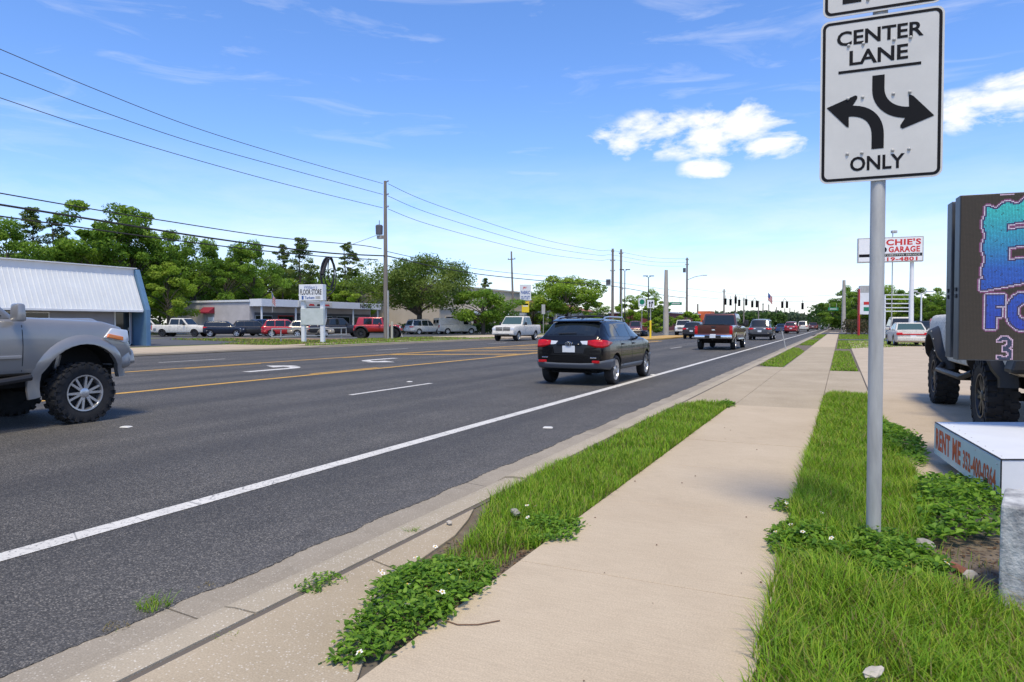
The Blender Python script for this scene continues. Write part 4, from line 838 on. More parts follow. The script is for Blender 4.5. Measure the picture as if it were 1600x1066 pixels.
q0, q1 = N_((-.30, -2.1, 1.20), .02), N_((.14, -2.1, 1.22), .02); MB().tube([q0, q1], .010, 6).build('wiper', 'black_plastic', t); MB().tube([(0, -1.25, 1.57), (0, -1.42, 1.65)], [.022, .006], 6).build('antenna', 'black_plastic', t)
# --- silver lifted pickup at the left edge
TC = dict(mirror_dy=.28, W=2.0, H=2.15, wb=3.5, fo=.80, ro=1.3, r=.437, tw=.30, gc=.74, belt=1.50, hoodr=1.53, hoodf=1.43, cowl=.95, rf=.25, rr=-1.35, rb=-1.55, bed=1.45, arch=.60, archz=.56, inset=-.03, seams=(.92, -.35), handle='paint_silver')
loc = tyre_at(127, 660, 1, 1.75, 1.0, inset=.10)
c = car('pickup_truck', 'silver lifted pickup with big off road tyres cut off by the left edge', 'pickup', 'paint_silver', loc, 0, 'pickup truck', near=1, rim='mud', panes=[('A', -.40), (-.48, 'D')], lamps=False, **TC)
t = c['t']; flares(c, 'paint_silver', .13, .05, .12, math.pi + .22); F = c['F']
for sg in (-1, 1):
    MB().slab([(sg * .94, F - .50, 1.24), (sg * .90, F - .14, 1.16), (sg * .83, F - .02, 1.18), (sg * .84, F - .05, 1.35), (sg * .925, F - .36, 1.385)], (sg * .06, 0, .0)).build('headlight', 'lamp_clear', t, smooth=40, bevel=.015)
    MB().slab([(sg * .975, F - .46, 1.245), (sg * .965, F - .20, 1.19), (sg * .965, F - .20, 1.25), (sg * .972, F - .43, 1.30)], (sg * .045, 0, 0)).build('side_marker', 'amber', t, bevel=.008)
    MB().tube([(sg * 1.02, 1.0, .72), (sg * 1.04, .4, .66), (sg * 1.04, -1.4, .66)], .045, 8).build('side_step', 'black_plastic', t, smooth=40)
    MB().box((sg * 1.005, -.2, 1.0), (.03, 2.2, .05)).build('door_moulding', 'paint_silver', t, bevel=.012)
    MB().tube([(sg * .55, F - 1.0, .60), (sg * .62, F - .95, 1.0)], .045, 8).build('shock_absorber', 'rim', t); MB().tube([(sg * .2, 1.75, .50), (sg * .72, 1.72, .42)], .04, 8).build('control_arm', 'under', t)
MB().box((0, F - .12, .97), (1.90, .32, .44), 0, .94).build('bumper_cover', pmat('paint_bumper', (.30, .305, .315), .35, .4, coat=.6), t, smooth=40, bevel=.13, seg=4)
MB().box((0, F - .62, 1.50), (.9, .9, .07), 0, .8).build('hood_scoop', 'paint_silver', t, smooth=40, bevel=.03)
# --- brown pickup ahead
FX = dict(W=2.10, H=2.03, wb=3.95, fo=.95, ro=1.25, r=.41, tw=.27, gc=.56, belt=1.32, hoodr=1.32, hoodf=1.22, cowl=1.35, rf=.62, rr=-1.08, rb=-1.20, bed=1.38, seams=(1.2, .15, -.95))
loc = tyre_at(1147, 546.5, 1, -1.975, 1.05)
c = car('pickup_truck', 'brown pickup with chrome rear bumper driving ahead of the black suv', 'pickup', 'paint_brown', loc, 0, 'pickup truck', near=1, panes=[('A', .25), (.17, 'D')], **FX)
t = c['t']; B = c['B']
MB().box((0, B - .10, .74), (2.02, .24, .20), 0, .97).build('step_bumper', 'chrome', t, smooth=40, bevel=.03); MB().box((0, B - .235, .74), (.86, .02, .15)).build('step_pad', 'black_plastic', t)
MB().box((0, B - .252, .75), (.31, .01, .15)).build('licence_plate', 'plate', t); MB().lathe([(.001, -.012), (.10, -.010), (.10, .0), (.001, .01)], (0, B - .012, 2.75), 'y', 16).build('emblem', 'chrome', t).scale = (1.0, 1, .4)
MB().tube([(0, B - .1, .60), (0, B - .3, .60)], .04, 8).build('tow_hitch', 'under', t); MB().box((0, B + .02, 1.41), (1.9, .07, .03)).build('tailgate_cap', 'black_plastic', t, bevel=.01)
for sg in (-1, 1): MB().box((sg * 1.22, .95, 1.50), (.24, .14, .36)).build('tow_mirror', 'black_plastic', t, smooth=40, bevel=.04); MB().tube([(sg * .98, 1.0, 1.4), (sg * 1.15, .95, 1.45)], .03, 6).build('mirror_arm', 'black_plastic', t); MB().tube([(sg * 1.02, 1.2, .58), (sg * 1.02, -1.1, .58)], .05, 8).build('side_step', 'chrome', t)
flares(c, 'paint_tan', .10, .02)
# --- other traffic
def traffic(name, label, kind, pm, px, py, rz, side, axle, **kw):
    lower = kw.pop('lower', None) if kind == 'suv' else None
    s = dict(BASE[kind]); s.update({k: v_ for k, v_ in kw.items() if k in s}); sc0 = kw.get('sc_', 1.0)
    p = G(px, py); x = p.x - side * (s['W'] / 2 - .12) * sc0; y = p.y - axle * s['wb'] / 2 * sc0
    if kind == 'suv': return shell_car(name, label, pm, (x, y, 0), rz, group='cars driving on the road', cladding=lower, **kw)
    return car(name, label, kind, pm, (x, y, 0), rz, group='cars driving on the road', **kw)
traffic('suv', 'grey suv with red tail lamps following ahead of the brown pickup', 'suv', 'paint_grey', 1205, 531.5, 0, 1, -1, cat='suv', near=1, rails=2, sc_=1.04, W=1.94, H=1.77, lower='paint_charcoal')
traffic('suv', 'red suv ahead of the grey suv in the near lane', 'suv', 'paint_darkred', 1246, 521.5, 0, 1, -1, cat='suv', sc_=1.02, W=1.9)
traffic('suv', 'white suv in front of the red suv', 'suv', 'paint_white', 1262, 518.0, 0, 1, -1, cat='suv', sc_=1.05, H=1.85)
traffic('hatchback', 'dark hatchback waiting in the turn lane left of the brown pickup', 'suv', 'paint_charcoal', 1070, 529.5, 0, -1, -1, cat='car', near=1, W=1.84, H=1.62)
traffic('sedan', 'dark teal car between the grey suv and the red suv', 'sedan', 'paint_blue', 1213, 520.5, 0, -1, -1)
traffic('sedan', 'maroon car queued beyond the white suv', 'sedan', 'paint_maroon', 1277, 515.5, 0, 1, -1, sc_=1.2)
traffic('sedan', 'white car facing the camera far down the road', 'sedan', 'paint_white', 1289, 513.2, math.pi, 0, 0, sc_=1.3)
traffic('sedan', 'black car far down the road by the sidewalk end', 'sedan', 'paint_black', 1301, 513.0, 0, 0, 0, sc_=1.5)
traffic('sedan', 'dark blue car behind the far black car', 'sedan', 'paint_navy', 1309, 512.6, 0, 0, 0, sc_=1.5)
traffic('pickup_truck', 'white pickup facing the camera beyond the dark hatchback', 'pickup', 'paint_white', 1062, 523.5, math.pi + .15, -1, 1, cat='pickup truck', W=2.0, glass='glass')
RM = dict(W=2.02, H=1.98, wb=3.6, hoodr=1.26, hoodf=1.15, belt=1.28, bed=1.28, gc=.42)
p = G(791, 532.6); q = G(823, 531.6)
c = car('pickup_truck', 'white oncoming pickup with dark crosshair grille in the far lane', 'pickup', 'paint_white', (p.x + .30, p.y + 1.4, 0), math.pi + .04, 'pickup truck', near=1, glass='glass_green', panes=[('A', .12), (.04, 'D')], sc_=1.06, **RM)
t = c['t']; F = c['F']; MB().box((0, F + .015, .96), (.06, .03, .30)).build('grille_bar', 'paint_white', t); MB().box((0, F + .02, .53), (1.2, .25, .06)).build('lower_grille', 'black_plastic', t)
c = traffic('suv', 'maroon oncoming suv with pale rear half beyond the median', 'suv', 'paint_maroon', 1006, 522.5, math.pi + .25, 1, 1, cat='suv', near=0, H=1.8, glass='glass', lower='paint_tan')
# --- parked beyond the far curb
def parked(name, label, kind, pm, px, py, hd, dx=0, **kw):
    p = G(px, py, .095)
    if kind == 'suv' and name != 'jeep': return shell_car(name, label, pm, (p.x + dx, p.y, .095), R(hd), group='cars parked in front of the low grey building', **kw)
    return car(name, label, kind, pm, (p.x + dx, p.y, .095), R(hd), group='cars parked in front of the low grey building', **kw)
c = parked('pickup_truck', 'white crew cab pickup parked beside the blue ended building', 'pickup', 'paint_white', 287, 526.2, -72, cat='pickup truck', near=1, panes=[('A', .12), (.04, 'D')], rim='dark')
parked('pickup_truck', 'white vehicle mostly hidden behind the blue building corner', 'pickup', 'paint_white', 232, 525.5, -60, cat='pickup truck')
parked('hatchback', 'boxy black hatchback parked beside the white crew cab pickup', 'suv', 'paint_navy', 351, 526.3, -50, cat='car', near=1, W=1.8, H=1.62, wb=2.57, fo=.8, ro=.72, rb=-1.95, rr=-1.75, rim='alloy')
parked('suv', 'dark maroon topped suv parked behind the black hatchback', 'suv', 'paint_charcoal', 397, 525.6, -40, cat='suv', near=0)
parked('suv', 'dark blue jeep with spare wheel parked left of the red suv', 'suv', 'paint_blue', 418, 524.6, -15, cat='suv', W=1.85, H=1.85)
parked('suv', 'bright red suv parked behind the left sign leg', 'suv', 'paint_red', 446, 526.6, -45, cat='suv', near=1, H=1.8, rim='alloy')
parked('suv', 'tan suv parked between the white legs of the store sign', 'suv', 'paint_tan', 487, 526.8, -50, cat='suv', near=1)
parked('pickup_truck', 'dark pickup with red tail lamps parked right of the store sign', 'pickup', 'paint_charcoal', 528, 526.5, -40, cat='pickup truck', near=1, rim='dark')
c = parked('jeep', 'red off road jeep without doors parked by the utility pole', 'suv', 'paint_red', 592, 529.0, -62, cat='jeep', near=1, rim='mud_dark', W=1.9, H=1.95, wb=2.95, fo=.62, ro=.66, r=.46, tw=.30, gc=.62, belt=1.25, hoodr=1.26, hoodf=1.2, cowl=.62, rf=.42, rr=-1.75, rb=-1.95, arch=.58, archz=.52, inset=-.1, panes=[('A', -.40), (-.50, -1.25)])
flares(c, 'black_plastic', .10, .14)
def pk2(name, label, kind, pm, px, py, hd, **kw):
    p = G(px, py, .095)
    if kind == 'suv': return shell_car(name, label, pm, (p.x, p.y, .095), R(hd), group='white vehicles parked by the hedge', **kw)
    return car(name, label, kind, pm, (p.x, p.y, .095), R(hd), group='white vehicles parked by the hedge', **kw)
pk2('suv', 'white suv parked left of the white cargo van', 'suv', 'paint_white', 664, 522.4, -24, cat='suv', near=1, H=1.88, W=2.0, wb=2.95, rb=-2.5, rr=-2.2, ro=1.2, rails=2)
pk2('cargo_van', 'white cargo van with small rear windows parked by the hedge', 'van', 'paint_white', 713, 522.0, -32, cat='van', near=1)
# --- forecourt on the right
p = G(1419, 540.5, .105); c = car('sedan', 'white coupe with a red rear light band on the forecourt', 'sedan', 'paint_white', (p.x, p.y + 1.4, .105), R(4), 'car', near=0, glass='glass_green', sc_=1.0, no_tail=1)
t = c['t']; B = c['B']
MB().box((0, B + .02, .71), (1.5, .12, .07)).build('light_band', 'tail_red', t, smooth=40, bevel=.02)
for sg in (-1, 1): MB().box((sg * .72, B + .07, .74), (.32, .2, .16)).build('taillight', 'tail_red', t, smooth=40, bevel=.03)
p = G(1405, 529, .105); car('suv', 'white suv standing behind the white coupe', 'suv', 'paint_white', (p.x, p.y + 1, .105), R(3), 'suv', near=0, H=1.95, W=2.0)
p = G(1434, 527, .105); car('sedan', 'dark car behind the sign pole on the forecourt', 'sedan', 'paint_charcoal', (p.x + 1, p.y + 8, .105), R(10), 'car', sc_=1.15)
# --- lifted white pickup facing us behind the screen
def CW(xc, zc): v_ = RGT * xc + Vector((-math.sin(YAW), math.cos(YAW), 0)) * zc; return Vector((v_.x, v_.y, 0))
rw, fw_ = CW(7.35, 11.55), CW(5.95, 8.35); ax = (fw_ - rw); wbx = ax.length; hd = math.atan2(-ax.x, ax.y); axn = ax.normalized(); left = Vector((-axn.y, axn.x, 0))
ctr = (rw + fw_) / 2 + left * .88
c = car('pickup_truck', 'lifted white pickup with black fender flares behind the message screen', 'pickup', 'paint_white', (ctr.x, ctr.y, .105), hd, 'pickup truck', near=1, rim='mud_dark', W=2.04, H=2.25, wb=wbx, fo=.95, ro=1.1, r=.455, tw=.33, gc=.72, belt=1.52, hoodr=1.55, hoodf=1.45, cowl=1.1, rf=.4, rr=-1.0, rb=-1.15, bed=1.50, arch=.60, archz=.58, inset=-.06, lower='black_plastic')
t = c['t']; flares(c, 'black_plastic', .13, .12)
F = c['F']; s_ = c['s']
MB().box((0, F + .02, .98), (2.02, .40, .36), 0, .9).build('steel_bumper', 'black_plastic', t, bevel=.05); MB().tube([(1.02, 1.1, .70), (1.12, .9, .62), (1.12, -.9, .62), (1.02, -1.1, .70)], .04, 8).build('side_step', 'black_plastic', t, smooth=40); MB().tube([(-1.02, 1.1, .70), (-1.12, .9, .62), (-1.12, -.9, .62), (-1.02, -1.1, .70)], .04, 8).build('side_step', 'black_plastic', t, smooth=40)
for sg in (-1, 1): MB().box((sg * .80, F - .02, 1.22), (.42, .12, .12)).build('turn_lamp', 'amber', t, smooth=40, bevel=.02)
for sg in (-1, 1):
    for k in range(7):
        a = .5 + k * .36; MB().lathe([(.001, 0), (.012, .0), (.012, .012), (.001, .015)], (sg * 1.0, 0, 0), 'x', 8).build('flare_bolt', 'bolt', t, loc=(sg * .13, -s_['wb'] / 2 + .68 * math.cos(a), .58 + .68 * math.sin(a)))
# ================================================================== FOREGROUND SIGN
def rrect(w_, h_, r, n=6):
    pts = []
    for cx, cz, a0 in ((w_ / 2 - r, h_ / 2 - r, 0), (-w_ / 2 + r, h_ / 2 - r, 90), (-w_ / 2 + r, -h_ / 2 + r, 180), (w_ / 2 - r, -h_ / 2 + r, 270)):
        for k in range(n + 1): a = R(a0 + 90 * k / n); pts.append((cx + r * math.cos(a), cz + r * math.sin(a)))
    return pts
def ring(mb, o_, i_, y):
    n = len(o_); vs = [(x, y, z) for x, z in o_] + [(x, y, z) for x, z in i_]
    return mb.add(vs, [(k, (k + 1) % n, n + (k + 1) % n, n + k) for k in range(n)])
dL, dR = DEP(1281, 166, 4.17), DEP(1472, 145.5, 3.93)
sd = (dR - dL); sd.z = 0; SW = sd.length; srz = math.atan2(sd.y, sd.x); sc_c = (dL + dR) / 2; SH = .968
pb = G(1364.5, 848, .13)
post = thing('lane_sign', 'white centre lane only sign with curved black arrows on a grey post', 'traffic sign', (pb.x, pb.y, .08), srz)
inv = Matrix.Rotation(-srz, 3, 'Z')
loc_c = inv @ (sc_c - Vector((pb.x, pb.y, .08)))
PR = .0405
MB().lathe([(PR, 0), (PR, 4.0), (PR * .9, 4.01)], n=28).build('post', 'galv', post, smooth=40)
yf = -PR - .008; zc = loc_c.z; xc = loc_c.x
pan = MB().slab([(x + xc, yf, z + zc) for x, z in rrect(SW, SH, .045)], (0, .004, 0)).build('panel', 'sign_white', post)
ring(MB(), [(x + xc, z + zc) for x, z in rrect(SW - .022, SH - .022, .036)], [(x + xc, z + zc) for x, z in rrect(SW - .054, SH - .054, .024)], yf - .0015).build('border', 'sign_black', pan)
def band(path, wd):
    P = [Vector((a, 0, c)) for a, c in path]; L_, R_ = [], []
    for i, p in enumerate(P):
        t_ = (P[min(i + 1, len(P) - 1)] - P[max(i - 1, 0)]).normalized(); nrm = Vector((-t_.z, 0, t_.x)); L_.append(p + nrm * wd / 2); R_.append(p - nrm * wd / 2)
    return L_, R_
def bez(a, b_, c, d, n=12): return [tuple((1 - t) ** 3 * np.array(a) + 3 * (1 - t) ** 2 * t * np.array(b_) + 3 * (1 - t) * t * t * np.array(c) + t ** 3 * np.array(d)) for t in np.linspace(0, 1, n)]
def arrow(path, head):
    L_, R_ = band(path, .064); mb = MB(); n = len(L_); off = Vector((xc, yf - .0018, zc))
    mb.add([p + off for p in L_] + [p + off for p in R_], [(k, k + 1, n + k + 1, n + k) for k in range(n - 1)])
    mb.poly([Vector((a, 0, c)) + off + Vector((0, -.0006, 0)) for a, c in head]); return mb.build('arrow', 'sign_black', pan)
arrow([(-.010, .131), (-.010, .08)] + bez((-.010, .05), (-.010, -.03), (.05, -.10), (.155, -.104)), [(.147, .0), (.158, -.005), (.170, -.012), (.276, -.136), (.118, -.195), (.106, -.186), (.106, -.174), (.150, -.10)])
arrow([(-.010, -.298), (-.010, -.25)] + bez((-.010, -.22), (-.010, -.13), (-.06, -.062), (-.17, -.062)), [(-.164, -.158), (-.176, -.153), (-.285, -.03), (-.131, .028), (-.12, .022), (-.12, .008), (-.165, -.064)][::-1])
def slet(txt, x, z, w_, h_): letters(pan, txt, xc + x, zc + z, w_, h_, 'sign_black', yf - .001, bold=.022, ext=.0008)
slet('CENTER', -.008, .370, .45, .086); slet('LANE', -.012, .250, .305, .086); slet('ONLY', -.012, -.378, .285, .086)
MB().box((xc - .008, yf - .0015, zc + .172), (.43, .001, .016)).build('underline', 'sign_black', pan)
for x in (-.17, -.092, .068, .152):
    for z in (.325, .012, -.315): MB().lathe([(.0095, 0), (.0085, -.006), (.004, -.009), (.0005, -.0095)], (xc + x, yf - .001, zc + z), 'y', 10).build('bolt', 'bolt', pan, smooth=50)
up = MB().slab([(x + xc, yf, z + zc + SH / 2 + .020 + .40) for x, z in rrect(SW - .02, .80, .045)], (0, .004, 0)).build('upper_panel', 'sign_white', post)
z2 = zc + SH / 2 + .42
ring(MB(), [(x + xc, z + z2) for x, z in rrect(SW - .042, .778, .036)], [(x + xc, z + z2) for x, z in rrect(SW - .074, .746, .024)], yf - .0015).build('border', 'sign_black', up)
MB().box((xc - .155, yf - .0015, z2 - .20), (.10, .001, .26)).build('arrow_shaft', 'sign_black', up); MB().lathe([(.0095, 0), (.0085, -.006), (.0005, -.0095)], (xc - .07, yf - .001, z2 - .325), 'y', 10).build('bolt', 'bolt', up)
MB().box((0, yf + .022, zc + .32), (.14, .035, .03)).build('bracket', 'galv', post, bevel=.004); MB().box((0, yf + .022, zc + .55), (.12, .035, .04)).build('bracket', 'galv', post, bevel=.004)
# ================================================================== MESSAGE SCREEN TRAILER
def CWz(xc_, zc_, z): p_ = CW(xc_, zc_); return Vector((p_.x, p_.y, z))
a0 = CWz(4.05, 6.2, 0); a1 = CWz(4.05 + .94, 6.2 - .342, 0); u_ = (a1 - a0).normalized(); lrz = math.atan2(u_.y, u_.x)
led = thing('message_screen_trailer', 'white rental trailer carrying a tall lit message screen with blue letters', 'trailer', (a0.x, a0.y, .09), lrz)
ZB, ZT, LW = 1.03, 2.52, 1.5                         # above .09
MB().box((LW / 2, .085, (ZB + ZT) / 2), (LW, .16, ZT - ZB)).build('screen_cabinet', pmat('cabinet', (.10, .105, .115), .45, .5, var=.1, vscale=6), led, bevel=.006)
MB().box((LW / 2 + .03, .22, (ZB + ZT) / 2 + .01), (LW - .2, .11, ZT - ZB - .06)).build('spacer', 'under', led); MB().box((LW / 2 + .0, .365, (ZB + ZT) / 2), (LW, .17, ZT - ZB - .02)).build('rear_cabinet', 'cabinet', led, bevel=.006)
for yy_ in (.085, .365):
    for dz in (-.03, .03): MB().box((-.003, yy_, (ZB + ZT) / 2 - .13 + dz), (.012, .045, .035)).build('latch', 'black_plastic', led)
# lamps of the screen, one small face each
PIT = .0108; nu, nv = int(LW / PIT), int((ZT - ZB - .02) / PIT)
uu, vv = np.meshgrid(np.arange(nu), np.arange(nv)); U = (uu + .5) * PIT + .01; Vz = ZB + .01 + (vv + .5) * PIT
rz_ = lambda row: (1.45 - .09) + (506 - row) * 6.08 / 1067
def rect(a, c, r0, r1): return (U > a) & (U < c) & (Vz < rz_(r0)) & (Vz > rz_(r1))
wob = .02 * np.sin(U * 40)
E = (U > .195 + .012 * np.sin(Vz * 30)) & (U < .95) & (Vz < rz_(326) + wob + .18 * (U - .2)) & (Vz > rz_(438))
E &= ~((U > .355) & (Vz < rz_(352) + .16 * (U - .3)) & (Vz > rz_(364) + .16 * (U - .3))); E &= ~((U > .365) & (Vz < rz_(386) + .1 * (U - .36)) & (Vz > rz_(409) + .1 * (U - .36)))
E |= (U > .17) & (U < .95) & (Vz < rz_(437) + .12 * (U - .2)) & (Vz > rz_(453) + .22 * (U - .17))
Fm = rect(.215, .275, 462, 513) | rect(.215, .345, 462, 476) | rect(.215, .325, 483, 494)
ox, oz = .50, rz_(487); rO = np.sqrt(((U - ox) / .125) ** 2 + ((Vz - oz) / (rz_(459) - oz)) ** 2); Fm |= (rO < 1) & (rO > .5)
tx, tz = .355, rz_(545); d3 = np.sqrt(((U - tx) / .055) ** 2 + ((Vz - (tz + .05)) / .055) ** 2); d4 = np.sqrt(((U - tx) / .06) ** 2 + ((Vz - (tz - .05)) / .06) ** 2)
T3 = ((d3 < 1) & (d3 > .5) & ~((U < tx - .005) & (Vz < tz + .06))) | ((d4 < 1) & (d4 > .5) & ~((U < tx - .005) & (Vz > tz - .06)))
def dil(m_, k):
    o_ = m_.copy()
    for a in range(-k, k + 1):
        for c_ in range(-k, k + 1):
            if a * a + c_ * c_ <= k * k + 1: o_ |= np.roll(np.roll(m_, a, 0), c_, 1)
    return o_
c_ = np.zeros((nv, nu, 3)); c_[:] = (.030, .022, .014); inside = E | Fm
o3 = dil(inside, 3); o1 = dil(inside, 1)
c_[o3] = (.22, .06, .20); c_[dil(inside, 2)] = (.58, .52, .72); c_[o1] = (.03, .03, .16)
g_ = np.clip((Vz - rz_(515)) / (rz_(326) - rz_(515)), 0, 1)[..., None]
grad = np.where(g_ > .5, np.array((.012, .12, .62)) + (np.array((.03, .56, .62)) - np.array((.012, .12, .62))) * (g_ - .5) * 2, np.array((.01, .05, .55)) + (np.array((.012, .12, .62)) - np.array((.01, .05, .55))) * g_ * 2)
c_[inside] = grad[inside]; tex_ = (np.sin(Vz * 47 + U * 19 + 2 * np.sin(U * 31)) * np.sin(U * 58 + 2 + np.sin(Vz * 23)) > .93) & inside; c_[tex_] *= .45
c_[dil(T3, 1) & ~T3] = (.62, .45, .68); c_[T3] = (.02, .04, .12)
c_ *= RNG.uniform(.8, 1.1, (nv, nu, 1)); h2 = PIT * .40; n_ = nu * nv
cc = np.stack([U.ravel(), np.zeros(n_), Vz.ravel()], 1); V = np.repeat(cc[:, None], 4, 1); V[:, :, 1] = -.0035
for k, (sx_, sz_) in enumerate(((-1, -1), (1, -1), (1, 1), (-1, 1))): V[:, k, 0] += sx_ * h2; V[:, k, 2] += sz_ * h2
me = fastmesh('display', V.reshape(-1, 3), np.arange(n_ * 4).reshape(-1, 4), 4, np.repeat(c_.reshape(-1, 3), 4, 0))
mm = bpy.data.materials.new('led'); mm.use_nodes = True; tt = NB(mm.node_tree); P_ = mm.node_tree.nodes['Principled BSDF']; at_ = tt.n('ShaderNodeAttribute'); at_.attribute_name = 'tint'
P_.inputs['Base Color'].default_value = (.028, .023, .016, 1); P_.inputs['Roughness'].default_value = .5; tt.l(at_.outputs['Color'], P_.inputs['Emission Color']); P_.inputs['Emission Strength'].default_value = .85
o_ = obj('display', me, mm, led); o_['kind'] = 'stuff'
MB().box((LW / 2, .0015, (ZB + ZT) / 2), (LW - .012, .006, ZT - ZB - .012)).build('screen_face', pmat('screen_dark', (.03, .024, .016), .7), led)
MB().box((1.12, .17, .60), (.14, .14, 1.0)).build('mast', 'black_plastic', led, bevel=.01)
# trailer deck box in the same thing
invL = Matrix.Rotation(-lrz, 3, 'Z')
def tl(xc_, zc_, z): v_ = invL @ (CWz(xc_, zc_, 0) - CWz(4.05, 6.2, 0)); return (v_.x, v_.y, z)
Nc, Fc_, Rn, Rf = (3.42, 4.75), (4.08, 6.56), (6.4, 4.75), (7.0, 6.56); zb_, zt_ = .11, .405
base_ = [tl(*q, zb_) for q in (Nc, Rn, Rf, Fc_)]
dk = MB().slab(base_, (0, 0, zt_ - zb_)).build('deck_box', pmat('trailer_white', (.66, .68, .70), .4, var=.05, vscale=3), led, bevel=.004)
tp = MB()
def mid(a, b_, k): return tuple(np.array(a) * (1 - k) + np.array(b_) * k)
q0, q1, q2, q3 = (tl(*q, zt_ + .003) for q in (Nc, Rn, Rf, Fc_)); MB().slab([q0, q1, q2, q3], (0, 0, .004)).build('deck_plate', pmat('deck_paint', (.74, .76, .78), .35, var=.04, vscale=2), led)
MB().tube([tl(3.42, 4.75, zt_ + .006), tl(4.08, 6.56, zt_ + .006)], .006, 6).build('edge_trim', 'black_plastic', led); MB().tube([tl(3.42, 4.75, zt_ + .006), tl(6.4, 4.75, zt_ + .006)], .006, 6).build('edge_trim', 'black_plastic', led); MB().tube([tl(3.42, 4.75, zt_), tl(3.42, 4.75, zb_)], .005, 6).build('edge_trim', 'black_plastic', led)
mb = MB()
for k in range(9):
    a_ = tl(3.62 + .0, 4.85, 0); q = mid(tl(3.50, 4.86, zt_ + .008), tl(4.14, 6.45, zt_ + .008), k / 8); MB().lathe([(.006, 0), (.005, .003), (.001, .004)], q, 'z', 8).build('rivet', 'bolt', led)
# lettered side panel
sdv = (CWz(3.42, 4.75, 0) - CWz(4.08, 6.56, 0)); sl = sdv.length; prz = math.atan2(sdv.y, sdv.x) - lrz
pe = obj('side_panel', MB().box((sl / 2, -.004, 0), (sl - .006, .006, .285)).mesh('side_panel'), pmat('panel_pale', (.60, .66, .66), .4, var=.04, vscale=4), led, tl(4.08, 6.56, (zb_ + zt_) / 2)); pe.rotation_euler.z = prz
letters(pe, 'RENT ME', .50, .012, .86, .195, 'sign_orange', -.008, bold=.04, ext=.001, sp=1.12); letters(pe, '352-400-0364', 1.42, -.012, .84, .155, 'sign_orange', -.008, bold=.03, sp=1.08, ext=.001)
for x, z in ((.04, -.11), (sl - .05, -.11), (sl - .06, .11), (.04, .11), (sl * .7, .12)): MB().lathe([(.006, 0), (.005, -.004), (.001, -.005)], (x, -.008, z), 'y', 8).build('rivet', 'bolt', pe)
for q in ((5.6, 5.1), (5.9, 6.3)): MB().lathe([(.05, -.09), (.28, -.09), (.30, -.05), (.30, .05), (.28, .09), (.05, .09)], tl(*q, .305 - .0), 'y', 24).build('wheel', 'tyre', led)
MB().tube([tl(4.2, 5.6, 0.0), tl(4.2, 5.6, zb_)], .03, 8).build('jack_leg', 'black_plastic', led); MB().tube([tl(5.0, 5.0, 0.0), tl(5.0, 5.0, zb_)], .03, 8).build('jack_leg', 'black_plastic', led)
# concrete block with flaking paint
pmat('flaking', (.20, .20, .20), .9, col2=(.58, .58, .55), vscale=9, bump=.6, bscale=25)
bp0 = CWz(2.35, 3.27, .05); blk_ = MB().box((.30, .22, .265), (.60, .44, .53), 0, .985).build('concrete_block', 'flaking', None, bevel=.012); blk_.location = bp0; blk_.rotation_euler.z = YAW - R(38); tag(blk_, 'grey concrete block with flaking white paint at the right edge', 'block')
# ================================================================== POLES AND WIRES
def pole(name, label, cat, base, top, r0, r1, m='wood_pole', group='utility poles along the far side'):
    t_ = thing(name, label, cat, (base.x, base.y, .05), group=group); MB().lathe([(r0, 0), (r0 * .97, top * .3), (r1, top - .06)], n=14).build('shaft', m, t_, smooth=40); return t_
P1 = G(603, 530, .1); XP = P1.x; top1 = ZAT(P1, 284)
t_ = pole('utility_pole', 'tall grey wooden utility pole carrying a transformer beside the red jeep', 'utility pole', P1, top1, .20, .13)
for row in (287, 307, 326):
    z = ZAT(P1, row); MB().tube([(0, 0, z), (.30, .0, z + .02)], .03, 6).build('insulator_bracket', 'wire', t_); MB().lathe([(.04, 0), (.07, .04), (.04, .08), (.07, .12), (.03, .16)], (.30, 0, z), 'z', 10).build('insulator', 'rock', t_)
zt1 = ZAT(P1, 361); MB().lathe([(.05, -.42), (.30, -.38), (.32, .36), (.25, .44), (.05, .48)], (-.50, -.22, zt1), 'z', 18).build('transformer', pmat('transformer_grey', (.10, .10, .11), .6), t_, smooth=40); MB().box((-.42, -.2, zt1 - .62), (.5, .3, .30)).build('equipment_box', 'conc_pole', t_); MB().tube([(-.5, -.2, zt1 + .45), (-.5, -.2, zt1 + .85)], .03, 6).build('bushing', 'wire', t_)
MB().box((.28, -.05, 2.0), (.10, .14, 4.6)).build('conduit', 'galv', t_)
mk = MB().lathe([(.11, 0), (.11, 1.55), (.09, 1.58)], n=12).build('marker_post', pmat('pale_post', (.45, .42, .33), .8), None, loc=(P1.x + .5, P1.y + .2, .05)); tag(mk, 'short pale marker post at the foot of the transformer pole', 'post')
gq = G(629, 526.5, .1); gs = MB().tube([(gq.x, gq.y, .05), (gq.x - .5, gq.y - .2, 1.45)], .06, 8).build('guy_guard', 'pale_post'); tag(gs, 'leaning pale guy wire guard right of the red jeep', 'guy guard')
def sp(px, dep, row, name='utility_pole', label='', r0=.17, r1=.11, m='wood_pole', arms=(), cat='utility pole', group='utility poles along the far side'):
    b_ = GD(px, dep, .05); z = ZAT(b_, row); tt_ = pole(name, label, cat, b_, z, r0, r1, m, group)
    for az_, aw in arms: MB().box((0, 0, z - az_), (aw, .12, .12), 0).build('crossarm', m, tt_); [MB().lathe([(.05, 0), (.06, .1), (.03, .18)], (sx_ * aw * .45, 0, z - az_ + .06), 'z', 8).build('insulator', 'rock', tt_) for sx_ in (-1, 1)]
    return tt_, b_, z
sp(803, 100, 393, label='leaning wooden pole with a small crossarm behind the white oncoming pickup', arms=((1.2, 1.2),))[0].rotation_euler.y = R(-2)
t1_, b957, z957 = sp(957, 122, 389, label='left pole of the twin utility poles behind the black suv', r0=.26, r1=.19, arms=((.6, .5), (2.2, .9), (4.0, .9)))
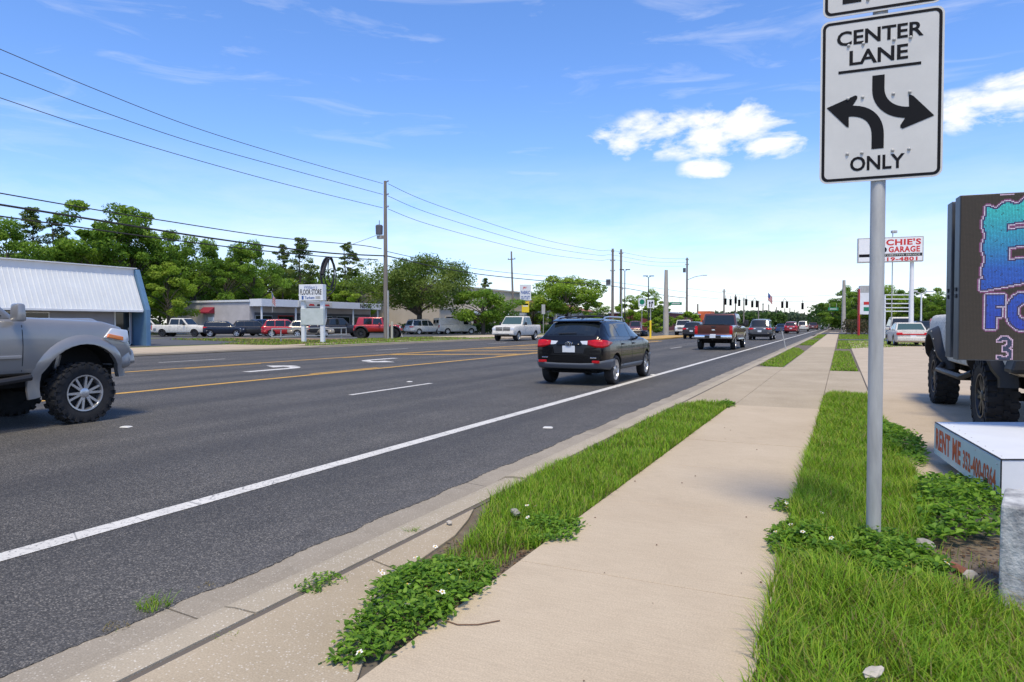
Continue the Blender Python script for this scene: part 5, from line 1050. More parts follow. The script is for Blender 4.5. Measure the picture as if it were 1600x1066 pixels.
MB().box((-.8, 0, z957 - 12.5 + 6.5), (.7, .5, 1.0)).build('transformer', 'transformer_grey', t1_)
sp(970, 124, 390, label='right pole of the twin utility poles behind the black suv', r0=.26, r1=.19, arms=((.8, .8),))
t2_, b1073, z1073 = sp(1073, 140, 403, label='utility pole with a long street light arm behind the brown pickup', r0=.24, r1=.17, arms=((.5, .6), (1.5, .7)))
MB().tube([(0, 0, z1073 - 4.6), (1.6, 0, z1073 - 4.0), (3.4, 0, z1073 - 3.7)], .07, 6).build('lamp_arm', 'galv', t2_); MB().box((3.6, 0, z1073 - 3.75), (.8, .3, .16)).build('lamp_head', 'galv', t2_, bevel=.05); MB().box((-.55, 0, z1073 - 2.6), (.5, .5, .9)).build('transformer', 'transformer_grey', t2_)
for i, (px, dep, row) in enumerate(((1131, 175, 452), (1149, 205, 461), (1162, 225, 465), (1185, 260, 470), (1192, 300, 474), (1201, 330, 476), (1213, 360, 480), (1226, 390, 482), (1234, 420, 481), (1241, 450, 484), (1247, 480, 486), (1252, 510, 489), (1090, 210, 475))):
    sp(px, dep, row, label='%s utility pole receding toward the horizon behind the traffic' % ('nearest thin', 'second thin', 'third thin', 'fourth thin', 'fifth thin', 'sixth thin', 'seventh thin', 'eighth thin', 'ninth thin', 'tenth thin', 'eleventh thin', 'farthest thin', 'short stubby')[i], r0=.24 if i < 4 else .30, r1=.16 if i < 4 else .22, arms=((.6, 1.0),) if i < 5 else ())
sp(1040.5, 78, 422, 'strain_pole', 'thick plain concrete strain pole left of the brown pickup', .33, .19, 'conc_pole', cat='pole', group='concrete signal strain poles')
ts_, bS, zS = sp(1318, 108, 438, 'strain_pole', 'thick concrete strain pole at the far end of the sidewalk', .32, .22, 'conc_pole', cat='pole', group='concrete signal strain poles')
def wire(name, label, pts, rad=.012, m='wire', grp='overhead wires along the far poles'):
    P_w = [Vector(p) for p in pts]; Q = []
    for i in range(len(P_w) - 1):                       # smooth through points
        p0, p1, p2, p3 = P_w[max(i - 1, 0)], P_w[i], P_w[i + 1], P_w[min(i + 2, len(P_w) - 1)]
        for k in range(8):
            u = k / 8; Q.append(.5 * ((2 * p1) + (p2 - p0) * u + (2 * p0 - 5 * p1 + 4 * p2 - p3) * u * u + (3 * p1 - p0 - 3 * p2 + p3) * u ** 3))
    Q.append(P_w[-1]); return tag(MB().tube(Q, rad, 5, False).build(name, m), label, 'wire', grp)
def wpx(pts, X=XP): return [ONX(px, py, X) for px, py in pts]
def ext(pts, k=.8): return [pts[0] + (pts[0] - pts[1]) * k] + pts
for nm, ps in (('topmost', ((0, 77), (150, 140), (300, 198), (450, 245), (598, 287))), ('second', ((0, 114), (150, 171), (300, 222), (450, 264), (598, 304))), ('third', ((0, 153), (150, 203), (300, 248), (450, 289), (598, 325)))):
    wire('power_line', '%s thin power line sweeping from upper left to the transformer pole' % nm, ext(wpx(ps), .5), .022, 'wire_far')
zr = {'topmost': (289, 389), 'second': (308, 396), 'third': (328, 403)}
for nm, (ra, rb_) in zr.items():
    a_ = Vector((P1.x + .3, P1.y, ZAT(P1, ra))); b_ = Vector((b957.x, b957.y, ZAT(b957, rb_ + 3))); md = (a_ + b_) / 2 - Vector((0, 0, 1.3)); q_ = Vector((b1073.x, b1073.y, ZAT(b1073, 405 + (rb_ - 389) * .8)))
    wire('power_line', '%s thin power line from the transformer pole to the twin poles' % nm, [a_, a_ * .75 + md * .25 - Vector((0, 0, .35)), md, b_ * .75 + md * .25 - Vector((0, 0, .35)), b_, (b_ + q_) / 2 - Vector((0, 0, .5)), q_], .022, 'wire_far')
wire('cable', 'upper communication cable crossing in front of the left trees', ext(wpx(((0, 302), (120, 323), (250, 344), (430, 371), (560, 383), (596, 389))), .5), .032)
wire('cable', 'thick middle communication cable crossing in front of the left trees', ext(wpx(((0, 320), (150, 344), (300, 368), (430, 386), (520, 396), (602, 400))), .5), .055)
wire('cable', 'lower communication cable with the hanging coil', ext(wpx(((0, 338), (150, 359), (300, 379), (430, 394), (520, 402), (590, 406))), .5), .038)
wire('cable', 'thick communication cable running right from the transformer pole', [Vector((P1.x, P1.y, ZAT(P1, 400)))] + [DEP(px, py, dd) for px, py, dd in ((640, 408, 70), (690, 419, 79), (760, 430, 90), (860, 440, 107), (955, 447, 121), (1040, 462, 132), (1073, 466, 140))], .055)
wire('cable', 'thin cable running right above the thick one', [Vector((P1.x, P1.y, ZAT(P1, 393)))] + [DEP(px, py, dd) for px, py, dd in ((700, 413, 80), (800, 427, 97), (957, 441, 122), (1073, 457, 140))], .03)
wire('cable', 'thin service drop rising to the transformer', [DEP(550, 382, 66), DEP(585, 369, 65), Vector((P1.x - .4, P1.y, ZAT(P1, 363)))], .02)
# cable coil
cl_ = thing('cable_coil', 'black bundle of cable loops hanging from the lower cable', 'cable coil', tuple(ONX(512, 402, XP)))
cb = ONX(512, 402, XP)
for k, (w0, h0, dx) in enumerate(((.75, 2.6, 0), (.60, 2.3, .1), (.9, 2.9, -.05), (.35, 2.0, .2))):
    pts = [(0, w0 * math.sin(a) + dx, -h0 / 2 + h0 / 2 * math.cos(a)) for a in np.linspace(0, 2 * math.pi, 22)]; MB().tube([(x + .05 * k, y, z) for x, y, z in pts], .045, 6, False).build('loop', 'wire', cl_, smooth=40)
MB().tube([(0, -.1, -.1), (.05, -.75, -1.4)], .17, 8).build('splice_case', 'wire', cl_)
# signals on a span wire
A_, B_ = Vector((b1073.x + 6, b1073.y - 20, 0)), Vector((bS.x, bS.y, 0))
def onspan(px):
    d0 = ray(px, 506); n = Vector((-(B_ - A_).y, (B_ - A_).x, 0)); tt_ = n.dot(A_) / n.dot(d0); return CAMP + d0 * tt_
a_, b_ = DEP(1073, 462, 112), Vector((bS.x, bS.y, ZAT(bS, 470)))
A_, B_ = Vector((a_.x, a_.y, 0)), Vector((b_.x, b_.y, 0))
wire('span_wire', 'span wire holding the traffic signals over the crossing', [a_, DEP(1135, 468, 111), DEP(1226, 471, 109.5), b_], .022, 'wire', None); wire('span_wire', 'upper messenger wire above the traffic signals', [a_ + Vector((0, 0, 1.2)), DEP(1190, 463, 110), b_ + Vector((0, 0, .9))], .018, 'wire', None)
for i, (px, py) in enumerate(((1133.5, 471), (1141.5, 472), (1149.5, 469), (1155, 473), (1166, 472), (1179, 475), (1226, 476), (1254, 478))):
    dd = 110.5 - i * .15; p_ = DEP(px, py, dd); g_ = thing('traffic_signal', '%s of the black traffic signals hanging over the crossing' % ('first from the left', 'second from the left', 'third from the left', 'fourth from the left', 'fifth from the left', 'sixth from the left', 'twin headed one', 'rightmost')[i], 'traffic signal', (p_.x, p_.y, p_.z - .5), group='traffic signals on the span wire')
    for sx_ in ((-.35, .35) if i in (5, 6) else (0,)):
        MB().box((sx_, 0, .45), (.36, .22, 1.05)).build('housing', 'sign_black', g_, bevel=.03)
        for k in range(3): MB().lathe([(.13, -.02), (.13, -.22), (.115, -.22), (.115, -.02)], (sx_, -.11, .12 + .33 * k), 'y', 12, True).build('visor', 'sign_black', g_)
        MB().tube([(sx_, 0, .95), (0, 0, 1.5)], .03, 6).build('hanger', 'sign_black', g_)
# ================================================================== ROADSIDE SIGNS
def sign_thing(name, label, base, rz, cat='sign', group=None): return thing(name, label, cat, (base.x, base.y, .06), rz, group)
FR = math.pi / 2                      # panel's x axis along -Y.. set per sign
# floor store sign
b0 = G(489, 535.5, .1); zs = lambda row: ZAT(b0, row) - .06
rzF = YAW + R(-14); t_ = sign_thing('store_sign', 'white floor store sign on two white legs behind the pipe railing', b0, rzF); dF = (Vector((b0.x, b0.y, CAMZ)) - CAMP).dot(FWD); m_px = dF / FPX / math.cos(R(14)); wS = 40 * m_px
for sx_ in (-1, 1): MB().box((sx_ * wS * .40, .05, zs(445) / 2), (.26, .26, zs(445))).build('leg', 'white_metal', t_, bevel=.01)
pf = MB().box((0, 0, (zs(445) + zs(470)) / 2), (wS, .5, zs(445) - zs(470))).build('upper_panel', 'white_metal', t_, bevel=.02); MB().box((0, .02, (zs(482) + zs(508)) / 2), (wS * .96, .30, zs(482) - zs(508))).build('lower_panel', pmat('grimy_panel', (.42, .47, .43), .6, col2=(.56, .60, .57), vscale=1.6), t_, bevel=.02)
letters(pf, "William's", 0, lerp_(zs(445), zs(470), .17), wS * .55, .21 * (zs(445) - zs(470)), 'sign_blue', -.255, shear=.3, bold=.0); letters(pf, 'FLOOR STORE', 0, lerp_(zs(445), zs(470), .47), wS * .90, .34 * (zs(445) - zs(470)), 'sign_black', -.255, bold=.02); letters(pf, 'Tarkett', -wS * .05, lerp_(zs(445), zs(470), .82), wS * .42, .17 * (zs(445) - zs(470)), 'sign_blue', -.255, bold=.02); MB().box((wS * .30, -.255, lerp_(zs(445), zs(470), .82)), (wS * .2, .006, .2)).build('small_print', 'galv', pf); MB().box((-wS * .34, -.255, lerp_(zs(445), zs(470), .82)), (wS * .08, .006, .26)).build('emblem', 'sign_blue', pf)
# pipe railing
ra, rb_ = G(425, 536, .1), G(541, 530.5, .1); t_ = thing('pipe_railing', 'grey pipe railing in front of the store sign', 'railing', (ra.x, ra.y, .06)); dv = rb_ - ra
zr1, zr2 = ZAT(ra, 514) - .06, ZAT(ra, 527) - .06
pt_ = lambda k, z: (dv.x * k, dv.y * k, z)
MB().tube([pt_(0, zr2), pt_(0, zr1), pt_(1, zr1), pt_(1, zr2), pt_(0, zr2)], .045, 8).build('rail', 'galv', t_, smooth=40)
for k in (.10, .40, .66, .92): MB().tube([pt_(k, 0), pt_(k, zr1)], .045, 8).build('rail_post', 'galv', t_)
# fabric outlet + yellow board
b0 = GD(821, 98, .06); t_ = sign_thing('outlet_sign', 'white fabric outlet sign on a pole right of the leaning pole', b0, YAW); mp = 98 / FPX
pn = MB().box((0, 0, ZAT(b0, 458)), (17.5 * mp, .35, 25 * mp)).build('panel', 'white_metal', t_, bevel=.03); MB().tube([(.3, .1, 0), (.3, .1, ZAT(b0, 472))], .10, 8).build('leg', 'black_plastic', t_)
letters(pn, 'JRV', -.1, ZAT(b0, 451), 6 * mp, 4 * mp, 'sign_red', -.18, bold=.03); letters(pn, 'FABRIC', 0, ZAT(b0, 458), 14 * mp, 5.5 * mp, 'sign_blue', -.18, bold=.03); letters(pn, 'OUTLET', 0, ZAT(b0, 466), 14 * mp, 5.5 * mp, 'sign_blue', -.18, bold=.03)
yb = MB().box((0, 0, ZAT(b0, 480.5)), (11.5 * mp, .25, 17 * mp)).build('yellow_board', 'sign_yellow', t_, bevel=.02); MB().box((0, -.13, ZAT(b0, 476.5)), (9 * mp, .01, 2.6 * mp)).build('dark_stripe', 'sign_black', yb); MB().box((0, -.13, ZAT(b0, 479)), (8 * mp, .01, 1.6 * mp)).build('pale_stripe', 'petal', yb)
# small signs
def small_sign(name, label, px, dep, top, bot, wpx_, m, rz=None, leg='galv', foot=None, cat='sign'):
    b_ = GD(px, dep, .06); mp_ = dep / FPX; t_ = sign_thing(name, label, b_, YAW if rz is None else rz, cat); z0_, z1_ = ZAT(b_, bot) - .06, ZAT(b_, top) - .06
    p_ = MB().box((0, 0, (z0_ + z1_) / 2), (wpx_ * mp_, .06, z1_ - z0_)).build('panel', m, t_, bevel=.01); MB().tube([(0, .07, 0), (0, .07, z1_ - .05)], .045, 8).build('leg', leg, t_); return t_, p_, b_, mp_, (z0_ + z1_) / 2, z1_ - z0_
small_sign('route_sign', 'small pale back of a route sign right of the white oncoming pickup', 849, 92, 476, 491, 5.5, 'galv')
b_ = G(1016.5, 529, .1); dM = (Vector((b_.x, b_.y, CAMZ)) - CAMP).dot(FWD)
t_, p_, b_, mp_, zc_, hh = small_sign('keep_right_sign', 'white arrow sign on a yellow footed post on the median nose', 1016.5, dM, 469, 481.5, 11, 'white_metal', 0.35, 'galv', cat='traffic sign')
MB().tube([(0, .07, 0), (0, .07, 1.7)], .09, 10).build('yellow_sleeve', 'sign_yellow', t_)
for pts in ([(-.13, -.28), (-.05, -.28), (-.05, .05), (.02, .05), (-.09, .26), (-.2, .05), (-.13, .05)], [(.02, -.28), (.10, -.28), (.17, .08), (.24, .06), (.18, .28), (.0, .12), (.08, .10)]): MB().slab([(x, -.035, zc_ + z) for x, z in pts], (0, -.004, 0)).build('arrow', 'sign_black', p_)
t_, p_, b_, mp_, zc_, hh = small_sign('business_sign', 'white square sign with a green emblem among the trees', 1003, 105, 466, 478, 11, 'white_metal'); MB().lathe([(.4, -.04), (.4, -.05)], (0, 0, zc_), 'y', 14).build('emblem', 'sign_green', p_)
b_ = GD(1056, 112, .06)
for nm, px, row, dep, wp, lb in (('street_sign', 1056, 474.5, 111.5, 20, 'green street name sign hanging left over the crossing'), ('street_sign', 1302, 483, 108, 18, 'green street name sign beside the far concrete pole')):
    p_ = DEP(px, row, dep); t_ = thing(nm, lb, 'street sign', (p_.x, p_.y, p_.z), YAW + .2, 'green street name signs'); mp_ = dep / FPX; MB().box((0, 0, 0), (wp * mp_, .05, 4.5 * mp_)).build('panel', 'sign_green', t_, bevel=.02); MB().box((0, -.03, 0), (wp * mp_ * .7, .01, 1.2 * mp_)).build('legend', 'sign_white', t_)
    MB().tube([(-.6 * mp_ * 10, .04, .2), (-.6 * mp_ * 10, .04, .9)], .03, 6).build('hanger', 'galv', t_); MB().tube([(.6 * mp_ * 10, .04, .2), (.6 * mp_ * 10, .04, .9)], .03, 6).build('hanger', 'galv', t_)
# garage sign
b0 = GD(1424, 52, .10); t_ = sign_thing('garage_sign', 'white garage sign with red lettering on a tall pole over the forecourt', b0, YAW + R(-20)); mp = 52 / FPX; cz = ZAT(b0, 391); k_ = 1 / math.cos(R(20)); gw_, gh_ = 89 * mp * k_ * .97, 39 * mp; cx_ = -29.5 * mp * k_
MB().tube([(0, .1, 0), (0, .1, cz - gh_ / 2)], [.19, .14], 12).build('leg', 'white_metal', t_, smooth=40)
pn = MB().box((cx_, 0, cz), (gw_, .4, gh_)).build('panel', 'white_metal', t_, bevel=.03)
MB().box((cx_, -.203, cz), (gw_ - .02, .006, gh_ - .02)).build('frame', 'galv', pn); MB().box((cx_, -.209, cz), (gw_ - .16, .006, gh_ - .16)).build('face', pmat('sign_bright', (.78, .78, .77), .4), pn)
letters(pn, "RICHIE'S", cx_ + .12 * gw_, cz + gh_ * .29, gw_ * .68, gh_ * .25, 'sign_red', -.213, bold=.04, sp=1.1); letters(pn, 'GARAGE', cx_ + gw_ * .21, cz + gh_ * .0, gw_ * .47, gh_ * .24, 'sign_red', -.213, bold=.04, sp=1.1)
MB().box((cx_, -.2135, cz - gh_ * .22), (gw_ - .2, .004, gh_ * .12)).build('band', 'sign_black', pn); letters(pn, 'AUTOMOTIVE SERVICE', cx_ + gw_ * .14, cz - gh_ * .22, gw_ * .62, gh_ * .07, 'sign_white', -.217, bold=.01); letters(pn, '419-4801', cx_ + gw_ * .13, cz - gh_ * .385, gw_ * .56, gh_ * .16, 'sign_red', -.213, bold=.04, sp=1.1); MB().lathe([(.22, 0), (.22, -.01)], (cx_ - gw_ * .10, -.212, cz), 'y', 14).build('wheel_emblem', 'sign_black', pn)
fl_ = sign_thing('floodlight', 'small floodlight on a stalk above the garage sign', GD(1393, 53, .1), YAW, 'floodlight'); zz = ZAT(GD(1393, 53), 364); MB().tube([(0, 0, .0), (0, 0, zz)], .04, 6).build('stalk', 'galv', fl_); MB().box((.1, 0, zz), (.4, .25, .2)).build('lamp_head', 'galv', fl_, bevel=.03)
# fuel price sign
b0 = GD(1353, 74, .1); t_ = sign_thing('price_sign', 'white fuel price sign with a red side post behind the grey sign post', b0, YAW - .1); mp = 74 / FPX
MB().box((-11 * mp, 0, ZAT(b0, 480) / 2 + 1), (1.6 * mp, .4, ZAT(b0, 455))).build('post', 'sign_red', t_); pn = MB().box((2 * mp, 0, ZAT(b0, 470)), (25 * mp, .45, 45 * mp)).build('panel', 'white_metal', t_, bevel=.03)
MB().box((0, -.23, ZAT(b0, 453)), (20 * mp, .01, 11 * mp)).build('header', 'galv', pn); MB().box((-1 * mp, -.235, ZAT(b0, 475)), (8 * mp, .01, 4.5 * mp)).build('price_board', 'sign_red', pn); MB().box((-1 * mp, -.235, ZAT(b0, 484)), (8 * mp, .01, 6 * mp)).build('price_board', 'sign_green', pn)
# white pipe rack behind the coupe
b0 = GD(1402, 62, .1); t_ = thing('pipe_rack', 'white horizontal pipe rack standing behind the white coupe', 'rack', (b0.x, b0.y, .06), YAW); mp = 62 / FPX
for row in (462, 468.5, 475.5, 482, 487.5): MB().box((0, 0, ZAT(b0, row)), (40 * mp, .06, .09)).build('bar', 'white_metal', t_)
for sx_ in (-1, 1): MB().box((sx_ * 19.5 * mp, .05, ZAT(b0, 462) / 2), (.12, .12, ZAT(b0, 461))).build('upright', 'white_metal', t_)
def lamp(label, px, dep, row, arms, m='galv'):
    b_ = GD(px, dep, .06); z = ZAT(b_, row); t_ = thing('street_lamp', label, 'street lamp', (b_.x, b_.y, .06), YAW, 'lot lamps'); MB().tube([(0, 0, 0), (0, 0, z)], [.11, .07], 8).build('lamp_post', m, t_)
    for sx_, ln in arms: MB().tube([(0, 0, z - .1), (sx_ * ln * .6, 0, z + .12), (sx_ * ln, 0, z + .18)], .04, 6).build('lamp_arm', m, t_); MB().box((sx_ * ln, 0, z + .2), (.8, .3, .14)).build('lamp_head', m, t_, bevel=.04)
lamp('twin armed white lot lamp right of the garage sign pole', 1439, 75, 459, ((-1, .9), (1, .9)), 'white_metal'); lamp('dark box headed lot lamp behind the median sign', 1013, 112, 434, ((-1, .5), (1, .5)), 'black_plastic'); lamp('dark box headed lot lamp right of the twin poles', 976, 116, 424, ((-1, .5), (1, .5)), 'black_plastic'); lamp('short lot lamp between the twin poles and the trees', 971.5, 108, 453, ((1, .3),), 'galv')
# flags
def flag(label, base_px, dep, top, bot, lean, wpx_):
    b_ = DEP(base_px, bot, dep); tpt = DEP(base_px + lean, top, dep); t_ = thing('flag', label, 'flag', (b_.x, b_.y, b_.z), YAW); mp_ = dep / FPX; hgt = (bot - top) * mp_; wd = wpx_ * mp_
    MB().tube([(0, 0, -.4), (lean * mp_, 0, hgt)], .03, 6).build('staff', 'galv', t_)
    for m, sel in (('sign_white', 0), ('sign_red', 1)):
        mb = MB()
        for k in range(9):
            if k % 2 != sel: continue
            for i in range(6):
                f = lambda q, kk: (lean * mp_ + wd * q, .10 * math.sin(q * 7 + kk * .2), hgt * .95 - hgt * .55 * (kk / 9) - hgt * .35 * q)
                mb.quad(f(i / 6, k), f((i + 1) / 6, k), f((i + 1) / 6, k + 1), f(i / 6, k + 1))
        mb.build('stripe', m, t_)
    mb = MB(); f = lambda q, kk: (lean * mp_ + wd * q, .10 * math.sin(q * 7 + kk * .2) - .02, hgt * .95 - hgt * .55 * (kk / 9) - hgt * .35 * q)
    for i in range(3): mb.quad(f(i / 7, 0), f((i + 1) / 7, 0), f((i + 1) / 7, 5), f(i / 7, 5))
    mb.build('canton', 'sign_blue', t_)
flag('striped flag on a slanted staff over the low grey building front', 426, 72, 456, 482, -1, 5); flag('large striped flag flying beyond the traffic signals', 1200, 150, 456, 478, 0, 7)
# bent delineator and small things
b_ = G(1228, 546, .1); t_ = thing('delineator', 'thin leaning grey delineator post in the grass by the curb', 'delineator', (b_.x, b_.y, .08)); MB().tube([(0, 0, 0), (-.18, .0, .85), (-.24, 0, 1.12)], .028, 6).build('stake', 'galv', t_); MB().box((-.24, -.03, 1.08), (.10, .01, .2)).build('reflector', 'wire_far', t_)
b_ = G(1016, 530); md_ = MB().slab([(-17.9, 60, 0), (-15.2, 58.2, 0), (-14.5, 62, 0), (-14.7, 76, 0), (-15.4, 78, 0), (-17.9, 77, 0)], (0, 0, .15)).build('median_island', 'paint_curb_yellow', None, bevel=.03); md_['kind'] = 'structure'
stop = MB().box((0, 0, .07), (2.2, .18, .14)).build('wheel_stop', 'paint_curb_yellow', None, bevel=.03); pp = G(216, 536.5, .1); stop.location = (pp.x - .3, pp.y - 1.0, .095); stop.rotation_euler.z = 1.3; tag(stop, 'yellow wheel stop by the blue building corner', 'wheel stop')
# ================================================================== BUILDINGS
pmat('rib_metal', (.66, .68, .68), .5, .05, var=.05, vscale=1.0); pmat('fascia', (.70, .71, .72), .5, var=.06, vscale=1.5); pmat('blue_wall', (.10, .20, .32), .7, var=.12, vscale=1.2); pmat('grey_wall', (.27, .27, .31), .85, var=.08, vscale=.8); pmat('stucco', (.46, .43, .42), .9, var=.12, vscale=.6, bump=.3, bscale=12)
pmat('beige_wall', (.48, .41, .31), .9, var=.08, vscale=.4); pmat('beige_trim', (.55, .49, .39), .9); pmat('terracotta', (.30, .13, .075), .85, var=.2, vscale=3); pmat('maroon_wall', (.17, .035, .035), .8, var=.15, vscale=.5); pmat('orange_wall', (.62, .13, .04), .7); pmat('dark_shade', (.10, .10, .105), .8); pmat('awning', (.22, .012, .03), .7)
def win(par, c, d, m='glass', fr='white_metal', name='window'):
    f = MB().box(c, d, 0).build(name, fr, par); o_ = MB().box((c[0] + (d[0] * .35 if d[0] < d[1] else 0), c[1] - (d[1] * .35 if d[1] < d[0] else 0), c[2]), (d[0] if d[0] < d[1] else d[0] - .16, d[1] if d[1] < d[0] else d[1] - .16, d[2] - .16)).build('pane', m, f); return f
# 1 blue ended building with ribbed mansard
p = G(236, 540, .1); X0, Y1 = p.x, p.y; Z2 = ZAT(p, 487); Z3 = ZAT(p, 432); Z4 = ZAT(p, 424); Y0 = 2.0
t_ = thing('mansard_building', 'white ribbed metal roofed building with a blue end wall at the left', 'building', (X0, Y1, .06)); L_ = Y1 - Y0
MB().box((-7.2, -L_ / 2 - .2, (Z3 + .0) / 2), (12.0, L_ - .4, Z3 - .3)).build('wall', 'grey_wall', t_)
MB().slab([(-.15, -L_, Z2), (-.15, -.35, Z2), (-1.05, -.35, Z3), (-1.05, -L_, Z3)], (-.05, 0, -.03)).build('roof_panel', 'rib_metal', t_)
nr = int(L_ / .28); rb = MB()
for k in range(nr):
    y = -.5 - k * .28; rb.tube([(-.13, y, Z2 + .01), (-1.04, y, Z3)], .028, 5)
o_ = rb.build('roof_rib', 'rib_metal', t_); o_['kind'] = 'stuff'
MB().box((-.18, -L_ / 2 - .2, Z2 - .04), (.14, L_ - .4, .14)).build('gutter', 'fascia', t_, bevel=.02); MB().box((-.95, -L_ / 2 - .2, Z2 - .02), (1.5, L_ - .4, .06)).build('soffit', 'grey_wall', t_)
MB().box((-1.35, -L_ / 2 - .1, (Z3 + Z4) / 2 + .05), (.5, L_ - .2, Z4 - Z3 + .1)).build('parapet', 'fascia', t_, bevel=.02); MB().box((-1.30, -L_ / 2 - .1, Z4 + .12), (.7, L_ - .15, .06)).build('coping', 'fascia', t_)
MB().slab([(.0, -.30, 0), (.0, -.30, Z2 + .05), (-.95, -.30, Z4 + .05), (-1.6, -.30, Z4 + .05), (-1.6, -.30, 0)], (0, .30, 0)).build('end_wall', 'blue_wall', t_, bevel=.015); MB().box((-6.6, -.14, Z3 / 2), (10.1, .2, Z3)).build('side_wall', 'blue_wall', t_)
dp = ONX(190, 515, X0 - 1.22).y - Y1
f = win(t_, (-1.17, dp, 1.15), (.10, 1.0, 2.2), name='door'); MB().box((-1.1, dp + .35, 1.05), (.06, .04, .2)).build('handle', 'galv', f); MB().box((-1.15, dp + 2.2, 1.0), (.06, .16, .2)).build('meter', 'galv', t_)
dp2 = ONX(40, 515, X0 - 1.22).y - Y1; win(t_, (-1.17, dp2, 1.3), (.10, 2.4, 1.5)); win(t_, (-1.17, dp2 - 4, 1.3), (.10, 2.4, 1.5))
# 2 low grey building
c0 = GD(390, 84, .06); zt_ = ZAT(c0, 468.5); LX, LY = 14.5, 24.0
t_ = thing('low_building', 'low grey flat roofed building with a red awning behind the parked cars', 'building', (c0.x, c0.y, .06))
MB().box((-LX / 2, LY / 2, (zt_ - .3) / 2), (LX, LY, zt_ - .3)).build('wall', 'stucco', t_); MB().box((-LX / 2, LY / 2, zt_ - .18), (LX + .3, LY + .3, .24)).build('roof_edge', 'fascia', t_); 
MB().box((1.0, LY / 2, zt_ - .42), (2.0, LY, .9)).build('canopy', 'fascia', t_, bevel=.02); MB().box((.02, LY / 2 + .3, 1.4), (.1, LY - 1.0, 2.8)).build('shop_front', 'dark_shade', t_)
for k in range(6): win(t_, (.10, 2.2 + 3.8 * k, 1.5), (.10, 2.8, 1.9), fr='sign_red' if k == 1 else 'galv')
for k in range(5): MB().box((1.7, .3 + k * 5.8, (zt_ - .8) / 2), (.16, .16, zt_ - .8)).build('canopy_post', 'white_metal', t_)
MB().slab([(-8.0, -.02, 2.9), (-6.0, -.02, 2.9), (-6.0, -.02, 3.45), (-8.0, -.02, 3.45)], (0, -.05, 0)).build('awning_back', 'awning', t_); MB().add([(-8.0, -.05, 3.5), (-6.0, -.05, 3.5), (-6.0, -.95, 2.85), (-8.0, -.95, 2.85), (-8.0, -.05, 2.7), (-6.0, -.05, 2.7), (-6.0, -.95, 2.7), (-8.0, -.95, 2.7)], [(0, 1, 2, 3), (3, 2, 6, 7), (0, 3, 7, 4), (1, 5, 6, 2)]).build('awning', 'awning', t_)
win(t_, (-6.6, -.06, 1.15), (1.0, .08, 2.2), 'white_metal', name='door'); MB().box((-7.6, -.06, 1.3), (.14, .1, 2.6)).build('downpipe', 'galv', t_)
sg_ = MB().box((2.03, 9.5, zt_ - .42), (.06, 6.5, .7)).build('fascia_sign', 'sign_white', t_)
for k in range(4): MB().box((2.065, 7.2 + k * 1.5, zt_ - .5), (.02, 1.1, .24), 0, .7).build('car_silhouette', 'sign_black' if k % 2 == 0 else 'sign_red', sg_)
o_ = letters(t_, 'NEWS', 0, 0, 2.6, .62, 'sign_black', bold=.02); o_.location = (2.04, 20.2, zt_ - .42); o_.rotation_euler.z = math.pi / 2
# 3 beige outlet building
XB = -57.0; t_ = thing('outlet_building', 'tall beige windowless building behind the big oak', 'building', (XB, 92, .06)); MB().box((-12, 16, 3.75), (24, 32, 7.5)).build('wall', 'beige_wall', t_); MB().box((-12, 16, 7.55), (24.4, 32.4, .25)).build('coping', 'beige_trim', t_); MB().box((.12, 16, 3.9), (.2, 32, .25)).build('trim_band', 'beige_trim', t_)
MB().box((1.4, 16, 3.2), (2.8, 22, .5)).build('canopy', 'fascia', t_); 
for k in range(6): MB().box((2.6, 6 + 4 * k, 1.5), (.25, .25, 3.0)).build('canopy_post', 'beige_trim', t_)
for k in range(7): win(t_, (.05, 3 + 4.2 * k, 1.5), (.12, 2.4, 2.2), fr='beige_trim')
# 4 office with columns
t_ = thing('office_building', 'beige office with columns and a terracotta hip roof behind the tree', 'building', (-57.0, 129, .06)); MB().box((-8, 19, 2.1), (16, 38, 4.2)).build('wall', 'beige_wall', t_); MB().box((-8, 19, 4.3), (16.6, 38.6, .3)).build('cornice', 'beige_trim', t_)
MB().add([(-17, -.6, 4.45), (.8, -.6, 4.45), (.8, 39, 4.45), (-17, 39, 4.45), (-8, 8, 6.9), (-8, 30, 6.9)], [(0, 1, 4), (1, 2, 5, 4), (2, 3, 5), (3, 0, 4, 5), (3, 2, 1, 0)]).build('roof', 'terracotta', t_)
for k in range(8): MB().box((.25, 1.0 + 5 * k, 2.05), (.5, .8, 4.1)).build('column', 'beige_trim', t_); k < 7 and win(t_, (.06, 3.5 + 5 * k, 2.0), (.12, 3.2, 2.4), fr='beige_trim')
# 5 maroon shop
t_ = thing('maroon_building', 'low maroon building with an orange corner left of the brown pickup', 'building', (-31.5, 140, .06)); MB().box((-6, 18, 1.8), (12, 42, 3.6)).build('wall', 'maroon_wall', t_); MB().box((-6, 18, 3.7), (12.4, 42.4, .25)).build('coping', 'fascia', t_); MB().box((1.0, 36, 2.2), (3.0, 6, 4.6)).build('corner_block', 'orange_wall', t_)
t_ = thing('far_building', 'small white building far beyond the traffic signals', 'building', (-34, 330, .06)); MB().box((0, 0, 2.5), (10, 12, 5)).build('wall', 'white_metal', t_); MB().box((0, 0, 5.1), (10.5, 12.5, .3)).build('roof', 'galv', t_); win(t_, (0, -6.05, 2), (3, .1, 1.6))
fp = MB()
t_ = thing('wood_fence', 'brown wooden fence behind the median sign', 'fence', (-38, 118, .06), .2); 
for k in range(24): MB().box((k * .42 - 5, 0, 1.0), (.38, .05, 2.0 + (k % 3) * .03)).build('plank', pmat('fence_wood', (.13, .06, .04), .9, var=.2, vscale=2), t_)
